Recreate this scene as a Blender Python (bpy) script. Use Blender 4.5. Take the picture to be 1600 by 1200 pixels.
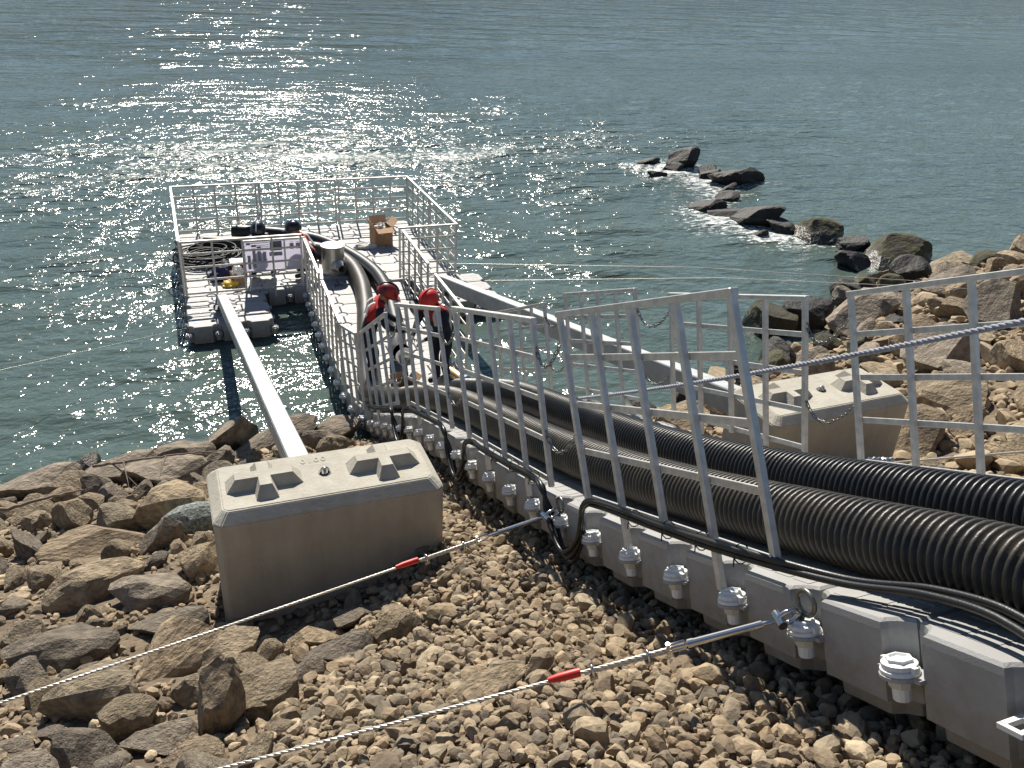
import bpy, bmesh, math, random
import numpy as np
from mathutils import Vector, Matrix, Quaternion, noise

random.seed(7); rng = np.random.default_rng(11)
S = bpy.context.scene
C = S.collection
for o in list(bpy.data.objects): bpy.data.objects.remove(o)

# ------------------------------------------------------------------ camera
def rot_z(v, a): return Vector((v.x*math.cos(a)+v.y*math.sin(a), -v.x*math.sin(a)+v.y*math.cos(a), v.z))
PITCH, ROLL, YAW = math.radians(27.5), math.radians(3.2), math.radians(22.6)
fw = Vector((0, math.cos(PITCH), -math.sin(PITCH))); up = Vector((0, math.sin(PITCH), math.cos(PITCH))); rt = Vector((1, 0, 0))
cu = math.cos(ROLL)*up - math.sin(ROLL)*rt; cr = math.sin(ROLL)*up + math.cos(ROLL)*rt
fw, cu, cr = rot_z(fw, YAW), rot_z(cu, YAW), rot_z(cr, YAW)
cd = bpy.data.cameras.new('camera'); cam = bpy.data.objects.new('camera', cd); C.objects.link(cam)
cd.sensor_fit = 'HORIZONTAL'; cd.sensor_width = 36; cd.lens = 36*1350/1600; cd.clip_end = 4000; cd.clip_start = 0.05
M = Matrix((cr, cu, -fw)).transposed().to_4x4(); M.translation = Vector((0, 0, 6.9))
cam.matrix_world = M
S.camera = cam

# ------------------------------------------------------------------ sky, sun, exposure
SUN_EL, SUN_AZ = math.radians(43), math.radians(7.5)
w = bpy.data.worlds.new('World'); S.world = w; w.use_nodes = True
nt = w.node_tree; bg = nt.nodes['Background']
sky = nt.nodes.new('ShaderNodeTexSky'); sky.sky_type = 'NISHITA'; sky.sun_disc = False
sky.sun_elevation = SUN_EL; sky.sun_rotation = SUN_AZ; sky.air_density = 1.0; sky.dust_density = 0.05; sky.ozone_density = 2.0
nt.links.new(sky.outputs[0], bg.inputs[0]); bg.inputs[1].default_value = 0.058
sd = bpy.data.lights.new('sun', 'SUN'); sd.energy = 5.0; sd.angle = math.radians(0.53); sd.color = (1.0, 0.93, 0.82)
sun = bpy.data.objects.new('sun', sd); C.objects.link(sun)
sv = Vector((math.sin(SUN_AZ)*math.cos(SUN_EL), math.cos(SUN_AZ)*math.cos(SUN_EL), math.sin(SUN_EL)))
sun.rotation_euler = sv.to_track_quat('Z', 'Y').to_euler(); sun.location = sv*60
S.view_settings.view_transform = 'Standard'; S.view_settings.look = 'None'
S.cycles.use_denoising = True
S.view_settings.exposure = 0.62; S.view_settings.gamma = 1.0

# ------------------------------------------------------------------ helpers
def link(o, parent=None):
    C.objects.link(o)
    if parent is not None: o.parent = parent
    return o
def tag(o, label=None, cat=None, group=None, kind=None):
    if label: o['label'] = label
    if cat: o['category'] = cat
    if group: o['group'] = group
    if kind: o['kind'] = kind
    return o
def empty(name, loc=(0, 0, 0), mat=None):
    o = bpy.data.objects.new(name, None); o.empty_display_size = 0.1
    if mat is not None: o.matrix_world = mat
    else: o.location = loc
    return link(o)
def inst(name, me, parent=None, mat=None):
    o = bpy.data.objects.new(name, me); link(o, parent)
    if mat is not None: o.matrix_local = mat
    return o
def np_mesh(name, V, F, mat=None, smooth=False):
    V = np.asarray(V, dtype=np.float32); F = np.asarray(F, dtype=np.int32)
    me = bpy.data.meshes.new(name); n = F.shape[1]
    me.vertices.add(len(V)); me.vertices.foreach_set('co', V.ravel())
    me.loops.add(F.size); me.loops.foreach_set('vertex_index', F.ravel())
    me.polygons.add(len(F)); me.polygons.foreach_set('loop_start', np.arange(0, F.size, n, dtype=np.int32))
    try: me.polygons.foreach_set('loop_total', np.full(len(F), n, dtype=np.int32))
    except Exception: pass
    me.polygons.foreach_set('use_smooth', np.full(len(F), smooth))
    me.update(calc_edges=True); me.validate()
    if mat: me.materials.append(mat)
    return me

class MB:
    """collects verts and faces of ONE mesh"""
    def __init__(s): s.v = []; s.f = []; s.m = []; s.sm = []
    def add(s, vs, fs, mi=0, smooth=False):
        b = len(s.v); s.v += [tuple(v) for v in vs]
        for f in fs: s.f.append(tuple(b+i for i in f)); s.m.append(mi); s.sm.append(smooth)
        return s
    def box(s, c, size, R=None, mi=0, taper=1.0, bev=0.0):
        x, y, z = size[0]/2, size[1]/2, size[2]/2
        c = Vector(c)
        if bev <= 0:
            P = [Vector((sx*x*(taper if sz > 0 else 1), sy*y*(taper if sz > 0 else 1), sz*z)) for sz in (-1, 1) for sx, sy in ((-1, -1), (1, -1), (1, 1), (-1, 1))]
            F = [(3, 2, 1, 0), (4, 5, 6, 7), (0, 1, 5, 4), (1, 2, 6, 5), (2, 3, 7, 6), (3, 0, 4, 7)]
        else:
            b = bev; P = []; F = []
            def outl(i): 
                X, Y = x-i, y-i
                return [(-X+b, -Y), (X-b, -Y), (X, -Y+b), (X, Y-b), (X-b, Y), (-X+b, Y), (-X, Y-b), (-X, -Y+b)]
            for zz, i in ((-z, b), (-z+b, 0), (z-b, 0), (z, b)):
                P += [Vector((a, q, zz)) for a, q in outl(i*0.8)]
            for l in range(3):
                for k in range(8): F.append((l*8+k, l*8+(k+1) % 8, l*8+8+(k+1) % 8, l*8+8+k))
            F.append(tuple(range(7, -1, -1))); F.append(tuple(range(24, 32)))
        if R is not None: P = [R @ p for p in P]
        return s.add([c+p for p in P], F, mi)
    def bar(s, a, b, wd, hg, upv=(0, 0, 1), mi=0):
        a, b = Vector(a), Vector(b); d = (b-a); L = d.length; d.normalize()
        u = Vector(upv); sd_ = d.cross(u)
        if sd_.length < 1e-4: sd_ = d.cross(Vector((1, 0, 0)))
        sd_.normalize(); u = sd_.cross(d)
        R = Matrix((d, sd_, u)).transposed()
        return s.box((a+b)/2, (L, wd, hg), R, mi)
    def tube(s, pts, r, n=10, mi=0, caps=True, smooth=True, closed=False):
        pts = [Vector(p) for p in pts]; N = len(pts)
        rr = r if hasattr(r, '__len__') else [r]*N
        T = []
        for i in range(N):
            if closed: t = pts[(i+1) % N]-pts[i-1]
            else: t = pts[min(i+1, N-1)]-pts[max(i-1, 0)]
            T.append(t.normalized() if t.length > 1e-9 else Vector((0, 0, 1)))
        nrm = T[0].orthogonal().normalized(); V = []
        for i in range(N):
            nrm = (nrm - T[i]*nrm.dot(T[i]))
            nrm = nrm.normalized() if nrm.length > 1e-6 else T[i].orthogonal().normalized()
            bn = T[i].cross(nrm)
            for k in range(n):
                a = 2*math.pi*k/n; V.append(pts[i]+(nrm*math.cos(a)+bn*math.sin(a))*rr[i])
        F = []
        for i in range(N if closed else N-1):
            j = (i+1) % N
            for k in range(n): F.append((i*n+k, i*n+(k+1) % n, j*n+(k+1) % n, j*n+k))
        s.add(V, F, mi, smooth)
        if caps and not closed:
            s.add(V[:n], [tuple(range(n-1, -1, -1))], mi); s.add(V[-n:], [tuple(range(n))], mi)
        return s
    def lathe(s, prof, n=16, c=(0, 0, 0), R=None, mi=0, smooth=False, caps=True):
        c = Vector(c); V = []
        for r, z in prof:
            for k in range(n):
                a = 2*math.pi*k/n; p = Vector((r*math.cos(a), r*math.sin(a), z))
                V.append(c+(R @ p if R is not None else p))
        F = [(i*n+k, i*n+(k+1) % n, (i+1)*n+(k+1) % n, (i+1)*n+k) for i in range(len(prof)-1) for k in range(n)]
        s.add(V, F, mi, smooth)
        if caps:
            s.add(V[:n], [tuple(range(n-1, -1, -1))], mi); s.add(V[-n:], [tuple(range(n))], mi)
        return s
    def mesh(s, name, mats):
        me = bpy.data.meshes.new(name); me.from_pydata(s.v, [], s.f)
        for m in (mats if isinstance(mats, (list, tuple)) else [mats]): me.materials.append(m)
        me.polygons.foreach_set('material_index', s.m); me.polygons.foreach_set('use_smooth', s.sm)
        me.update(); return me
    def build(s, name, mats, parent=None, mat=None): return inst(name, s.mesh(name, mats), parent, mat)

def catmull(pts, step=0.08):
    pts = [Vector(p) for p in pts]; P = [pts[0]*2-pts[1]]+pts+[pts[-1]*2-pts[-2]]; out = []
    for i in range(1, len(P)-2):
        n = max(2, int((P[i+1]-P[i]).length/step))
        for k in range(n):
            t = k/n; a, b, c_, d = P[i-1], P[i], P[i+1], P[i+2]
            out.append(0.5*((2*b)+(c_-a)*t+(2*a-5*b+4*c_-d)*t*t+(3*b-a-3*c_+d)*t**3))
    out.append(pts[-1]); return out

# ------------------------------------------------------------------ materials
def mat(name, col, rough=0.6, metal=0.0, var=0.0, scale=8.0, bump=0.0, bscale=40.0, col2=None, rand=None, coat=0.0, detail=4.0, ior=None, wet=False, dirt=None):
    m = bpy.data.materials.new(name); m.use_nodes = True; t = m.node_tree; N = t.nodes; L = t.links
    b = N['Principled BSDF']; b.inputs['Roughness'].default_value = rough; b.inputs['Metallic'].default_value = metal
    b.inputs['Base Color'].default_value = (*col, 1)
    if ior: b.inputs['IOR'].default_value = ior
    if coat: b.inputs['Coat Weight'].default_value = coat
    tc = N.new('ShaderNodeTexCoord'); out = None
    if var > 0 or col2:
        nz = N.new('ShaderNodeTexNoise'); nz.inputs['Scale'].default_value = scale; nz.inputs['Detail'].default_value = detail; nz.inputs['Roughness'].default_value = 0.62
        L.new(tc.outputs['Object'], nz.inputs['Vector'])
        rp = N.new('ShaderNodeValToRGB'); e = rp.color_ramp.elements
        c2 = col2 if col2 else tuple(c*(1+var) for c in col); c1 = col if col2 else tuple(c*(1-var) for c in col)
        e[0].position = 0.36; e[0].color = (*c1, 1); e[1].position = 0.66; e[1].color = (*c2, 1)
        L.new(nz.outputs['Fac'], rp.inputs['Fac']); out = rp.outputs['Color']
    if rand:
        lo, hi = rand[1], rand[2]
        if rand[0] == 'island': src = N.new('ShaderNodeNewGeometry').outputs['Random Per Island']
        else: src = N.new('ShaderNodeObjectInfo').outputs['Random']
        r2 = N.new('ShaderNodeValToRGB'); cols = rand[3] if len(rand) > 3 else None
        el = r2.color_ramp.elements
        if cols:
            el[0].color = (*cols[0], 1); el[1].color = (*cols[-1], 1)
            for i, cc in enumerate(cols[1:-1]):
                q = el.new((i+1)/(len(cols)-1)); q.color = (*cc, 1)
        else:
            el[0].color = (lo, lo, lo, 1); el[1].color = (hi, hi, hi, 1)
        L.new(src, r2.inputs['Fac'])
        mx = N.new('ShaderNodeMix'); mx.data_type = 'RGBA'; mx.blend_type = 'MULTIPLY'; mx.inputs['Factor'].default_value = 1
        if out is None: mx.inputs['A'].default_value = (*col, 1)
        else: L.new(out, mx.inputs['A'])
        L.new(r2.outputs['Color'], mx.inputs['B']); out = mx.outputs['Result']
    if wet:
        ps = N.new('ShaderNodeNewGeometry'); sp_ = N.new('ShaderNodeSeparateXYZ'); L.new(ps.outputs['Position'], sp_.inputs[0])
        wn = N.new('ShaderNodeTexNoise'); wn.inputs['Scale'].default_value = 3.5; wn.inputs['Detail'].default_value = 4; L.new(ps.outputs['Position'], wn.inputs['Vector'])
        ad = N.new('ShaderNodeMath'); ad.operation = 'MULTIPLY_ADD'; ad.inputs[1].default_value = -.35; L.new(wn.outputs['Fac'], ad.inputs[0]); L.new(sp_.outputs['Z'], ad.inputs[2])
        mr = N.new('ShaderNodeMapRange'); mr.inputs['From Min'].default_value = 0.02; mr.inputs['From Max'].default_value = 0.10; mr.inputs['To Min'].default_value = 0.36; L.new(ad.outputs[0], mr.inputs['Value'])
        wm = N.new('ShaderNodeMix'); wm.data_type = 'RGBA'; wm.blend_type = 'MULTIPLY'; wm.inputs['Factor'].default_value = 1; L.new(out, wm.inputs['A']); L.new(mr.outputs['Result'], wm.inputs['B']); out = wm.outputs['Result']
        rm = N.new('ShaderNodeMapRange'); rm.inputs['From Min'].default_value = .36; rm.inputs['From Max'].default_value = 1; rm.inputs['To Min'].default_value = .35; rm.inputs['To Max'].default_value = rough; L.new(mr.outputs['Result'], rm.inputs['Value']); L.new(rm.outputs['Result'], b.inputs['Roughness'])
    if dirt:
        sp_ = N.new('ShaderNodeSeparateXYZ'); L.new(tc.outputs['Object'], sp_.inputs[0]); wn = N.new('ShaderNodeTexNoise'); wn.inputs['Scale'].default_value = 9; wn.inputs['Detail'].default_value = 7; wn.inputs['Roughness'].default_value = .7
        oi = N.new('ShaderNodeObjectInfo'); va = N.new('ShaderNodeVectorMath'); va.operation = 'ADD'; L.new(tc.outputs['Object'], va.inputs[0]); L.new(oi.outputs['Location'], va.inputs[1]); L.new(va.outputs[0], wn.inputs['Vector'])
        ad = N.new('ShaderNodeMath'); ad.operation = 'MULTIPLY_ADD'; ad.inputs[1].default_value = -.9; L.new(wn.outputs['Fac'], ad.inputs[0]); L.new(sp_.outputs['Z'], ad.inputs[2])
        mr = N.new('ShaderNodeMapRange'); mr.inputs['From Min'].default_value = -.52; mr.inputs['From Max'].default_value = -.86; mr.inputs['To Max'].default_value = .75; L.new(ad.outputs[0], mr.inputs['Value'])
        wm = N.new('ShaderNodeMix'); wm.data_type = 'RGBA'; L.new(mr.outputs['Result'], wm.inputs['Factor']); L.new(out, wm.inputs['A']); wm.inputs['B'].default_value = (*dirt, 1); out = wm.outputs['Result']
    if out is not None: L.new(out, b.inputs['Base Color'])
    if bump > 0:
        n2 = N.new('ShaderNodeTexNoise'); n2.inputs['Scale'].default_value = bscale; n2.inputs['Detail'].default_value = 6; n2.inputs['Roughness'].default_value = 0.6
        L.new(tc.outputs['Object'], n2.inputs['Vector'])
        bp = N.new('ShaderNodeBump'); bp.inputs['Strength'].default_value = 1.0; bp.inputs['Distance'].default_value = bump
        L.new(n2.outputs['Fac'], bp.inputs['Height']); L.new(bp.outputs['Normal'], b.inputs['Normal'])
    m['p'] = 1
    return m

ROCKCOL = [(0.62, 0.55, 0.47), (0.95, 0.88, 0.78), (0.75, 0.70, 0.62), (1.12, 1.02, 0.86), (0.85, 0.76, 0.66), (0.70, 0.70, 0.68), (1.0, 0.9, 0.75)]
m_rock = mat('sandstone rock', (0.33, 0.282, 0.212), 0.93, var=0.42, scale=4.0, bump=0.045, bscale=8, wet=True, rand=('obj', 0, 1, ROCKCOL), detail=8)
m_rockdark = mat('wet dark rock', (0.018, 0.016, 0.0135), 0.7, var=0.4, scale=4.0, bump=0.03, bscale=7, rand=('obj', 0.7, 1.3), detail=8)
m_rockmoss = mat('mossy rock', (0.055, 0.045, 0.033), 0.9, scale=2.2, col2=(0.085, 0.088, 0.035), bump=0.04, bscale=8, rand=('obj', 0.75, 1.25), detail=8, wet=True)
m_rockshore = mat('brown shore rock', (0.215, 0.178, 0.135), 0.9, var=0.42, scale=3.5, bump=0.045, bscale=8, wet=True, rand=('obj', 0.75, 1.2), detail=8)
m_rockteal = mat('veined green rock', (0.07, 0.085, 0.075), 0.8, scale=9, col2=(0.32, 0.35, 0.32), bump=0.02, bscale=12)
m_gravel = mat('gravel stone', (0.315, 0.265, 0.198), 0.93, var=0.25, scale=18.0, bump=0.006, bscale=60, rand=('island', 0, 1, [(0.42, 0.37, 0.33), (0.9, 0.82, 0.72), (1.1, 1.0, 0.86), (0.6, 0.58, 0.55), (1.4, 1.34, 1.2), (0.8, 0.68, 0.55), (0.5, 0.5, 0.5), (1.0, 0.9, 0.74)]))
m_pebble = mat('pale pebble', (0.34, 0.28, 0.2), 0.85, var=0.2, scale=15.0, rand=('island', 0, 1, [(0.5, 0.46, 0.4), (1.2, 1.15, 1.05), (0.8, 0.75, 0.66), (1.0, 0.9, 0.75)]))
m_dirt = mat('stony soil', (0.12, 0.09, 0.062), 0.97, scale=3.0, col2=(0.24, 0.185, 0.125), bump=0.05, bscale=16, detail=10)
m_bed = m_dirt
m_cube = mat('grey plastic float', (0.315, 0.315, 0.31), 0.55, var=0.07, scale=5, bump=0.0015, bscale=120, rand=('obj', 0.92, 1.05), dirt=(0.2, 0.165, 0.12))
m_white = mat('white plastic', (0.72, 0.73, 0.72), 0.4, var=0.05, scale=30)
m_cream = mat('cream plastic nut', (0.6, 0.58, 0.48), 0.45, var=0.06, scale=30)
m_alu = mat('galvanised aluminium', (0.62, 0.61, 0.57), 0.42, metal=0.4, var=0.14, scale=14, bump=0.0006, bscale=60)
m_zinc = mat('galvanised steel beam', (0.38, 0.39, 0.39), 0.48, metal=0.45, var=0.13, scale=7, bump=0.0004, bscale=50, detail=8)
m_steel = mat('polished steel', (0.62, 0.6, 0.57), 0.22, metal=1.0, var=0.06, scale=20)
m_stain = mat('brushed stainless', (0.58, 0.56, 0.5), 0.33, metal=0.9, var=0.1, scale=6)
m_pipe = mat('black corrugated plastic', (0.012, 0.012, 0.012), 0.38, var=0.4, scale=5, bump=0.001, bscale=80)
m_pipedust = mat('dusty corrugated plastic', (0.012, 0.0115, 0.011), 0.42, scale=2.6, col2=(0.06, 0.05, 0.034), bump=0.0015, bscale=80, detail=8)
m_hose = mat('black hose rubber', (0.022, 0.021, 0.02), 0.45, scale=3, col2=(0.06, 0.052, 0.042))
m_cable = mat('black cable jacket', (0.012, 0.012, 0.012), 0.35, bump=0.001, bscale=90)
m_chain = mat('chain steel', (0.22, 0.22, 0.21), 0.4, metal=0.9, var=0.2, scale=40)
m_wire = mat('steel wire rope', (0.66, 0.63, 0.56), 0.4, metal=0.55, var=0.15, scale=60)
m_tape = mat('red tape', (0.62, 0.03, 0.025), 0.45, var=0.12, scale=30)
m_rope = mat('blue grey braided rope', (0.29, 0.305, 0.35), 0.8, var=0.15, scale=50)
m_card = mat('brown cardboard', (0.36, 0.21, 0.11), 0.85, var=0.1, scale=12)
m_cardin = mat('pale cardboard', (0.48, 0.31, 0.18), 0.85, var=0.1, scale=12)
m_paper = mat('crumpled packing paper', (0.6, 0.58, 0.53), 0.8, var=0.15, scale=20)
m_navy = mat('navy work cloth', (0.012, 0.014, 0.024), 0.9, var=0.3, scale=9, bump=0.006, bscale=16)
m_khaki = mat('dark khaki cloth', (0.045, 0.038, 0.028), 0.9, var=0.3, scale=9, bump=0.006, bscale=16)
m_red = mat('red work vest', (0.42, 0.018, 0.016), 0.8, var=0.25, scale=8, bump=0.006, bscale=16)
m_orange = mat('orange safety vest', (0.62, 0.09, 0.03), 0.75, var=0.2, scale=8, bump=0.005, bscale=16)
m_helmet = mat('red helmet shell', (0.6, 0.02, 0.015), 0.45, var=0.18, scale=8)
m_helmspot = mat('red helmet with black net', (0.55, 0.018, 0.014), 0.4, scale=9, col2=(0.012, 0.01, 0.01), detail=2)
m_helmdk = mat('black helmet shell', (0.014, 0.014, 0.016), 0.28, var=0.3, scale=6)
m_skin = mat('skin', (0.42, 0.24, 0.16), 0.55, var=0.08, scale=14)
m_glove = mat('pale work glove', (0.42, 0.38, 0.33), 0.85, var=0.15, scale=20)
m_boot = mat('black boot leather', (0.015, 0.013, 0.012), 0.5, var=0.3, scale=10)
m_stripe = mat('reflective stripe', (0.62, 0.62, 0.6), 0.35, var=0.1, scale=20)
m_yellow = mat('yellow plastic', (0.62, 0.42, 0.05), 0.6, var=0.15, scale=12)
m_blue = mat('blue cloth bag', (0.012, 0.02, 0.075), 0.85, var=0.3, scale=9)
m_ltblue = mat('light blue plastic', (0.16, 0.3, 0.42), 0.5, var=0.1, scale=9)
m_brass = mat('brass coupling', (0.55, 0.36, 0.16), 0.4, metal=0.8, var=0.15, scale=9)
m_wood = mat('bleached driftwood', (0.2, 0.16, 0.12), 0.9, var=0.25, scale=14)
m_plate = mat('dark steel plate', (0.05, 0.05, 0.05), 0.6, var=0.2, scale=9)
m_dark = mat('dark rubber grip', (0.01, 0.01, 0.01), 0.6, var=0.2, scale=9)

def concrete():
    m = bpy.data.materials.new('cast concrete'); m.use_nodes = True; t = m.node_tree; N = t.nodes; L = t.links; b = N['Principled BSDF']
    b.inputs['Roughness'].default_value = 0.88
    tc = N.new('ShaderNodeTexCoord')
    def nz(sc, det=6, vec=None):
        n = N.new('ShaderNodeTexNoise'); n.inputs['Scale'].default_value = sc; n.inputs['Detail'].default_value = det; n.inputs['Roughness'].default_value = 0.65
        L.new(vec if vec is not None else tc.outputs['Object'], n.inputs['Vector']); return n.outputs['Fac']
    def ramp(src, p0, c0, p1, c1):
        r = N.new('ShaderNodeValToRGB'); r.color_ramp.elements[0].position = p0; r.color_ramp.elements[0].color = (*c0, 1)
        r.color_ramp.elements[1].position = p1; r.color_ramp.elements[1].color = (*c1, 1); L.new(src, r.inputs['Fac']); return r.outputs['Color']
    base = ramp(nz(2.2, 8), 0.3, (0.37, 0.35, 0.295), 0.7, (0.51, 0.485, 0.41))
    mp = N.new('ShaderNodeMapping'); mp.inputs['Scale'].default_value = (5, 5, 0.7); L.new(tc.outputs['Object'], mp.inputs['Vector'])
    streak = ramp(nz(2.0, 5, mp.outputs['Vector']), 0.36, (0.9, 0.885, 0.86), 0.6, (1, 1, 1))
    vo = N.new('ShaderNodeTexVoronoi'); vo.inputs['Scale'].default_value = 26; L.new(tc.outputs['Object'], vo.inputs['Vector'])
    pore = ramp(vo.outputs['Distance'], 0.045, (0.3, 0.28, 0.25), 0.09, (1, 1, 1))
    def mul(a, c):
        x = N.new('ShaderNodeMix'); x.data_type = 'RGBA'; x.blend_type = 'MULTIPLY'; x.inputs['Factor'].default_value = 1
        L.new(a, x.inputs['A']); L.new(c, x.inputs['B']); return x.outputs['Result']
    L.new(mul(mul(base, streak), pore), b.inputs['Base Color'])
    bp = N.new('ShaderNodeBump'); bp.inputs['Distance'].default_value = 0.006; L.new(nz(35, 8), bp.inputs['Height']); L.new(bp.outputs['Normal'], b.inputs['Normal'])
    return m
m_conc = concrete()

def water_mat():
    m = bpy.data.materials.new('river water'); m.use_nodes = True; t = m.node_tree; N = t.nodes; L = t.links; b = N['Principled BSDF']
    b.inputs['Roughness'].default_value = 0.06; b.inputs['IOR'].default_value = 1.33
    tc = N.new('ShaderNodeTexCoord'); at = N.new('ShaderNodeAttribute'); at.attribute_name = 'turb'
    fo = N.new('ShaderNodeAttribute'); fo.attribute_name = 'foam'
    def nz(sc, det, stretch, rz=0.0, rough=0.55):
        mp = N.new('ShaderNodeMapping'); mp.inputs['Scale'].default_value = stretch; mp.inputs['Rotation'].default_value = (0, 0, rz)
        L.new(tc.outputs['Object'], mp.inputs['Vector'])
        n = N.new('ShaderNodeTexNoise'); n.inputs['Scale'].default_value = sc; n.inputs['Detail'].default_value = det; n.inputs['Roughness'].default_value = rough
        L.new(mp.outputs['Vector'], n.inputs['Vector']); return n.outputs['Fac']
    def math_(op, a, c):
        x = N.new('ShaderNodeMath'); x.operation = op
        for i, q in enumerate((a, c)):
            if hasattr(q, 'is_linked'): L.new(q, x.inputs[i])
            else: x.inputs[i].default_value = q
        return x.outputs[0]
    fa = N.new('ShaderNodeAttribute'); fa.attribute_name = 'calm'; near = math_('SUBTRACT', 1.0, fa.outputs['Fac'])
    h1 = nz(0.85, 3, (0.8, 1.25, 1), 0.40, .5); h2 = nz(3.2, 3, (0.85, 1.2, 1), 0.30, 0.55)
    st1 = nz(0.30, 4, (0.34, 1.5, 1), 0.40, .6); st2 = nz(1.1, 3, (0.4, 1.3, 1), 0.35, .6)
    def ramp01(src, lo, hi):
        r = N.new('ShaderNodeMapRange'); r.interpolation_type = 'SMOOTHSTEP'; r.inputs['From Min'].default_value = lo; r.inputs['From Max'].default_value = hi; L.new(src, r.inputs['Value']); return r.outputs['Result']
    streak = math_('ADD', math_('MULTIPLY', ramp01(st1, .38, .66), 1.1), math_('MULTIPLY', ramp01(st2, .42, .66), .6))
    tb = math_('ADD', math_('MULTIPLY', at.outputs['Fac'], math_('ADD', streak, 0.15)), math_('MULTIPLY', streak, math_('ADD', 0.05, math_('MULTIPLY', fa.outputs['Fac'], 0.05))))
    amp = math_('ADD', math_('MULTIPLY', math_('MINIMUM', tb, 1.5), 0.85), 0.68)
    h0 = nz(0.24, 3, (0.6, 1.3, 1), 0.40, .5)
    h = math_('ADD', math_('MULTIPLY', h1, math_('MULTIPLY_ADD_' if False else 'MULTIPLY', 0.215, math_('ADD', math_('MULTIPLY', near, .72), .28))), math_('MULTIPLY', h2, math_('MULTIPLY', 0.095, math_('ADD', math_('MULTIPLY', near, .88), .12))))
    h = math_('ADD', h, math_('MULTIPLY', h0, math_('MULTIPLY', fa.outputs['Fac'], .75)))
    h = math_('MULTIPLY', h, amp)
    bp = N.new('ShaderNodeBump'); bp.inputs['Strength'].default_value = 1; bp.inputs['Distance'].default_value = 1.0
    L.new(h, bp.inputs['Height']); L.new(bp.outputs['Normal'], b.inputs['Normal'])
    big = nz(0.06, 4, (0.5, 1.4, 1), 0.3)
    rp = N.new('ShaderNodeValToRGB'); e = rp.color_ramp.elements
    e[0].position = 0.35; e[0].color = (0.066, 0.098, 0.088, 1); e[1].position = 0.65; e[1].color = (0.082, 0.115, 0.1, 1); L.new(big, rp.inputs['Fac'])
    fn = nz(7.0, 8, (0.6, 1.2, 1), 0.4, 0.7)
    fm = math_('MULTIPLY', math_('MULTIPLY', math_('ADD', fn, math_('SUBTRACT', math_('MULTIPLY', fo.outputs['Fac'], .22), .635)), 9.5), math_('MINIMUM', math_('MULTIPLY', fo.outputs['Fac'], 4.0), 1.0)); cl = N.new('ShaderNodeClamp'); L.new(fm, cl.inputs[0])
    mx = N.new('ShaderNodeMix'); mx.data_type = 'RGBA'; L.new(cl.outputs[0], mx.inputs['Factor']); L.new(rp.outputs['Color'], mx.inputs['A']); mx.inputs['B'].default_value = (0.66, 0.68, 0.66, 1)
    L.new(mx.outputs['Result'], b.inputs['Base Color'])
    rr = math_('MINIMUM', math_('ADD', math_('MULTIPLY', cl.outputs[0], 0.4), math_('ADD', math_('MULTIPLY', tb, 0.13), 0.085)), 0.4); L.new(rr, b.inputs['Roughness'])
    return m
m_water = water_mat()

# ------------------------------------------------------------------ terrain heights
GY = [-8, -3, 0, 1.24, 1.7, 2.18, 2.67, 3.14, 3.64, 4.1, 4.58, 5.1, 5.57, 6.0, 6.5, 7.0, 7.45, 7.9, 8.3, 8.8, 10.4, 11.2, 12.2, 13.5, 16, 22]
GZ = [5.5, 5.35, 5.0, 4.45, 4.24, 3.98, 3.74, 3.5, 3.26, 3.04, 2.84, 2.64, 2.46, 2.28, 2.13, 1.95, 1.78, 1.6, 1.43, 1.2, .40, .0, -.45, -.9, -1.5, -2.2]
DX = [-2, 1, 4.3, 7.45, 9.07, 11.2, 15, 18.7, 21, 30, 80]; DD = [-.1, 0.1, -.5, -.6, -.1, 0.9, 3.4, 3.2, 2.4, 1.8, 2]
def ground(x, y):
    x = np.asarray(x, float); y = np.asarray(y, float)
    d = np.interp(x, DX, DD)
    z = np.interp(y-d, GY, GZ)
    t = np.clip((1.9-x)/0.9, 0, 1); t = t*t*(3-2*t)
    k = np.clip((y-2.0)/2.0, 0, 1)*np.clip((10.5-y)/2.5, 0, 1)
    z = z-0.30*t*k-.20*np.exp(-((x-.1)/.8)**2-((y-5.1)/.5)**2)
    z = z+0.035*np.sin(x*2.1+y*0.7)*np.sin(y*1.7-x*0.4)*np.clip((abs(x-3.3)-0.9)/0.6, 0, 1)
    z = z-.07*np.exp(-((x-2.6)/1.0)**4)*np.clip((9-y)/2, 0, 1)
    t2 = np.clip((x-4.5)/1.0, 0, 1); z = z-0.15*t2*k
    return z
def gz(x, y): return float(ground(x, y))

def grid_obj(name, xs, ys, zf, m, smooth=True):
    X, Y = np.meshgrid(xs, ys); Zv = zf(X, Y); V = np.stack([X, Y, Zv], -1).reshape(-1, 3)
    ny, nx = X.shape; i = np.arange(ny-1)[:, None]*nx+np.arange(nx-1)[None]
    F = np.stack([i, i+1, i+nx+1, i+nx], -1).reshape(-1, 4)
    return inst(name, np_mesh(name, V, F, m, smooth))
xs = np.unique(np.concatenate([np.linspace(-400, -8, 12), np.arange(-8, 26, 0.14), np.linspace(26, 700, 16)]))
ys = np.unique(np.concatenate([np.linspace(-300, -8, 8), np.arange(-8, 18, 0.14), np.linspace(18, 1800, 14)]))
def gnd(X, Y):
    z = ground(X, Y); r = rng.normal(0, 0.012, X.shape); return z+r*(np.abs(X) < 27)
tag(grid_obj('ground', xs, ys, gnd, m_dirt), 'brown stony soil of the sloping river bank', 'ground', kind='structure')

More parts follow.
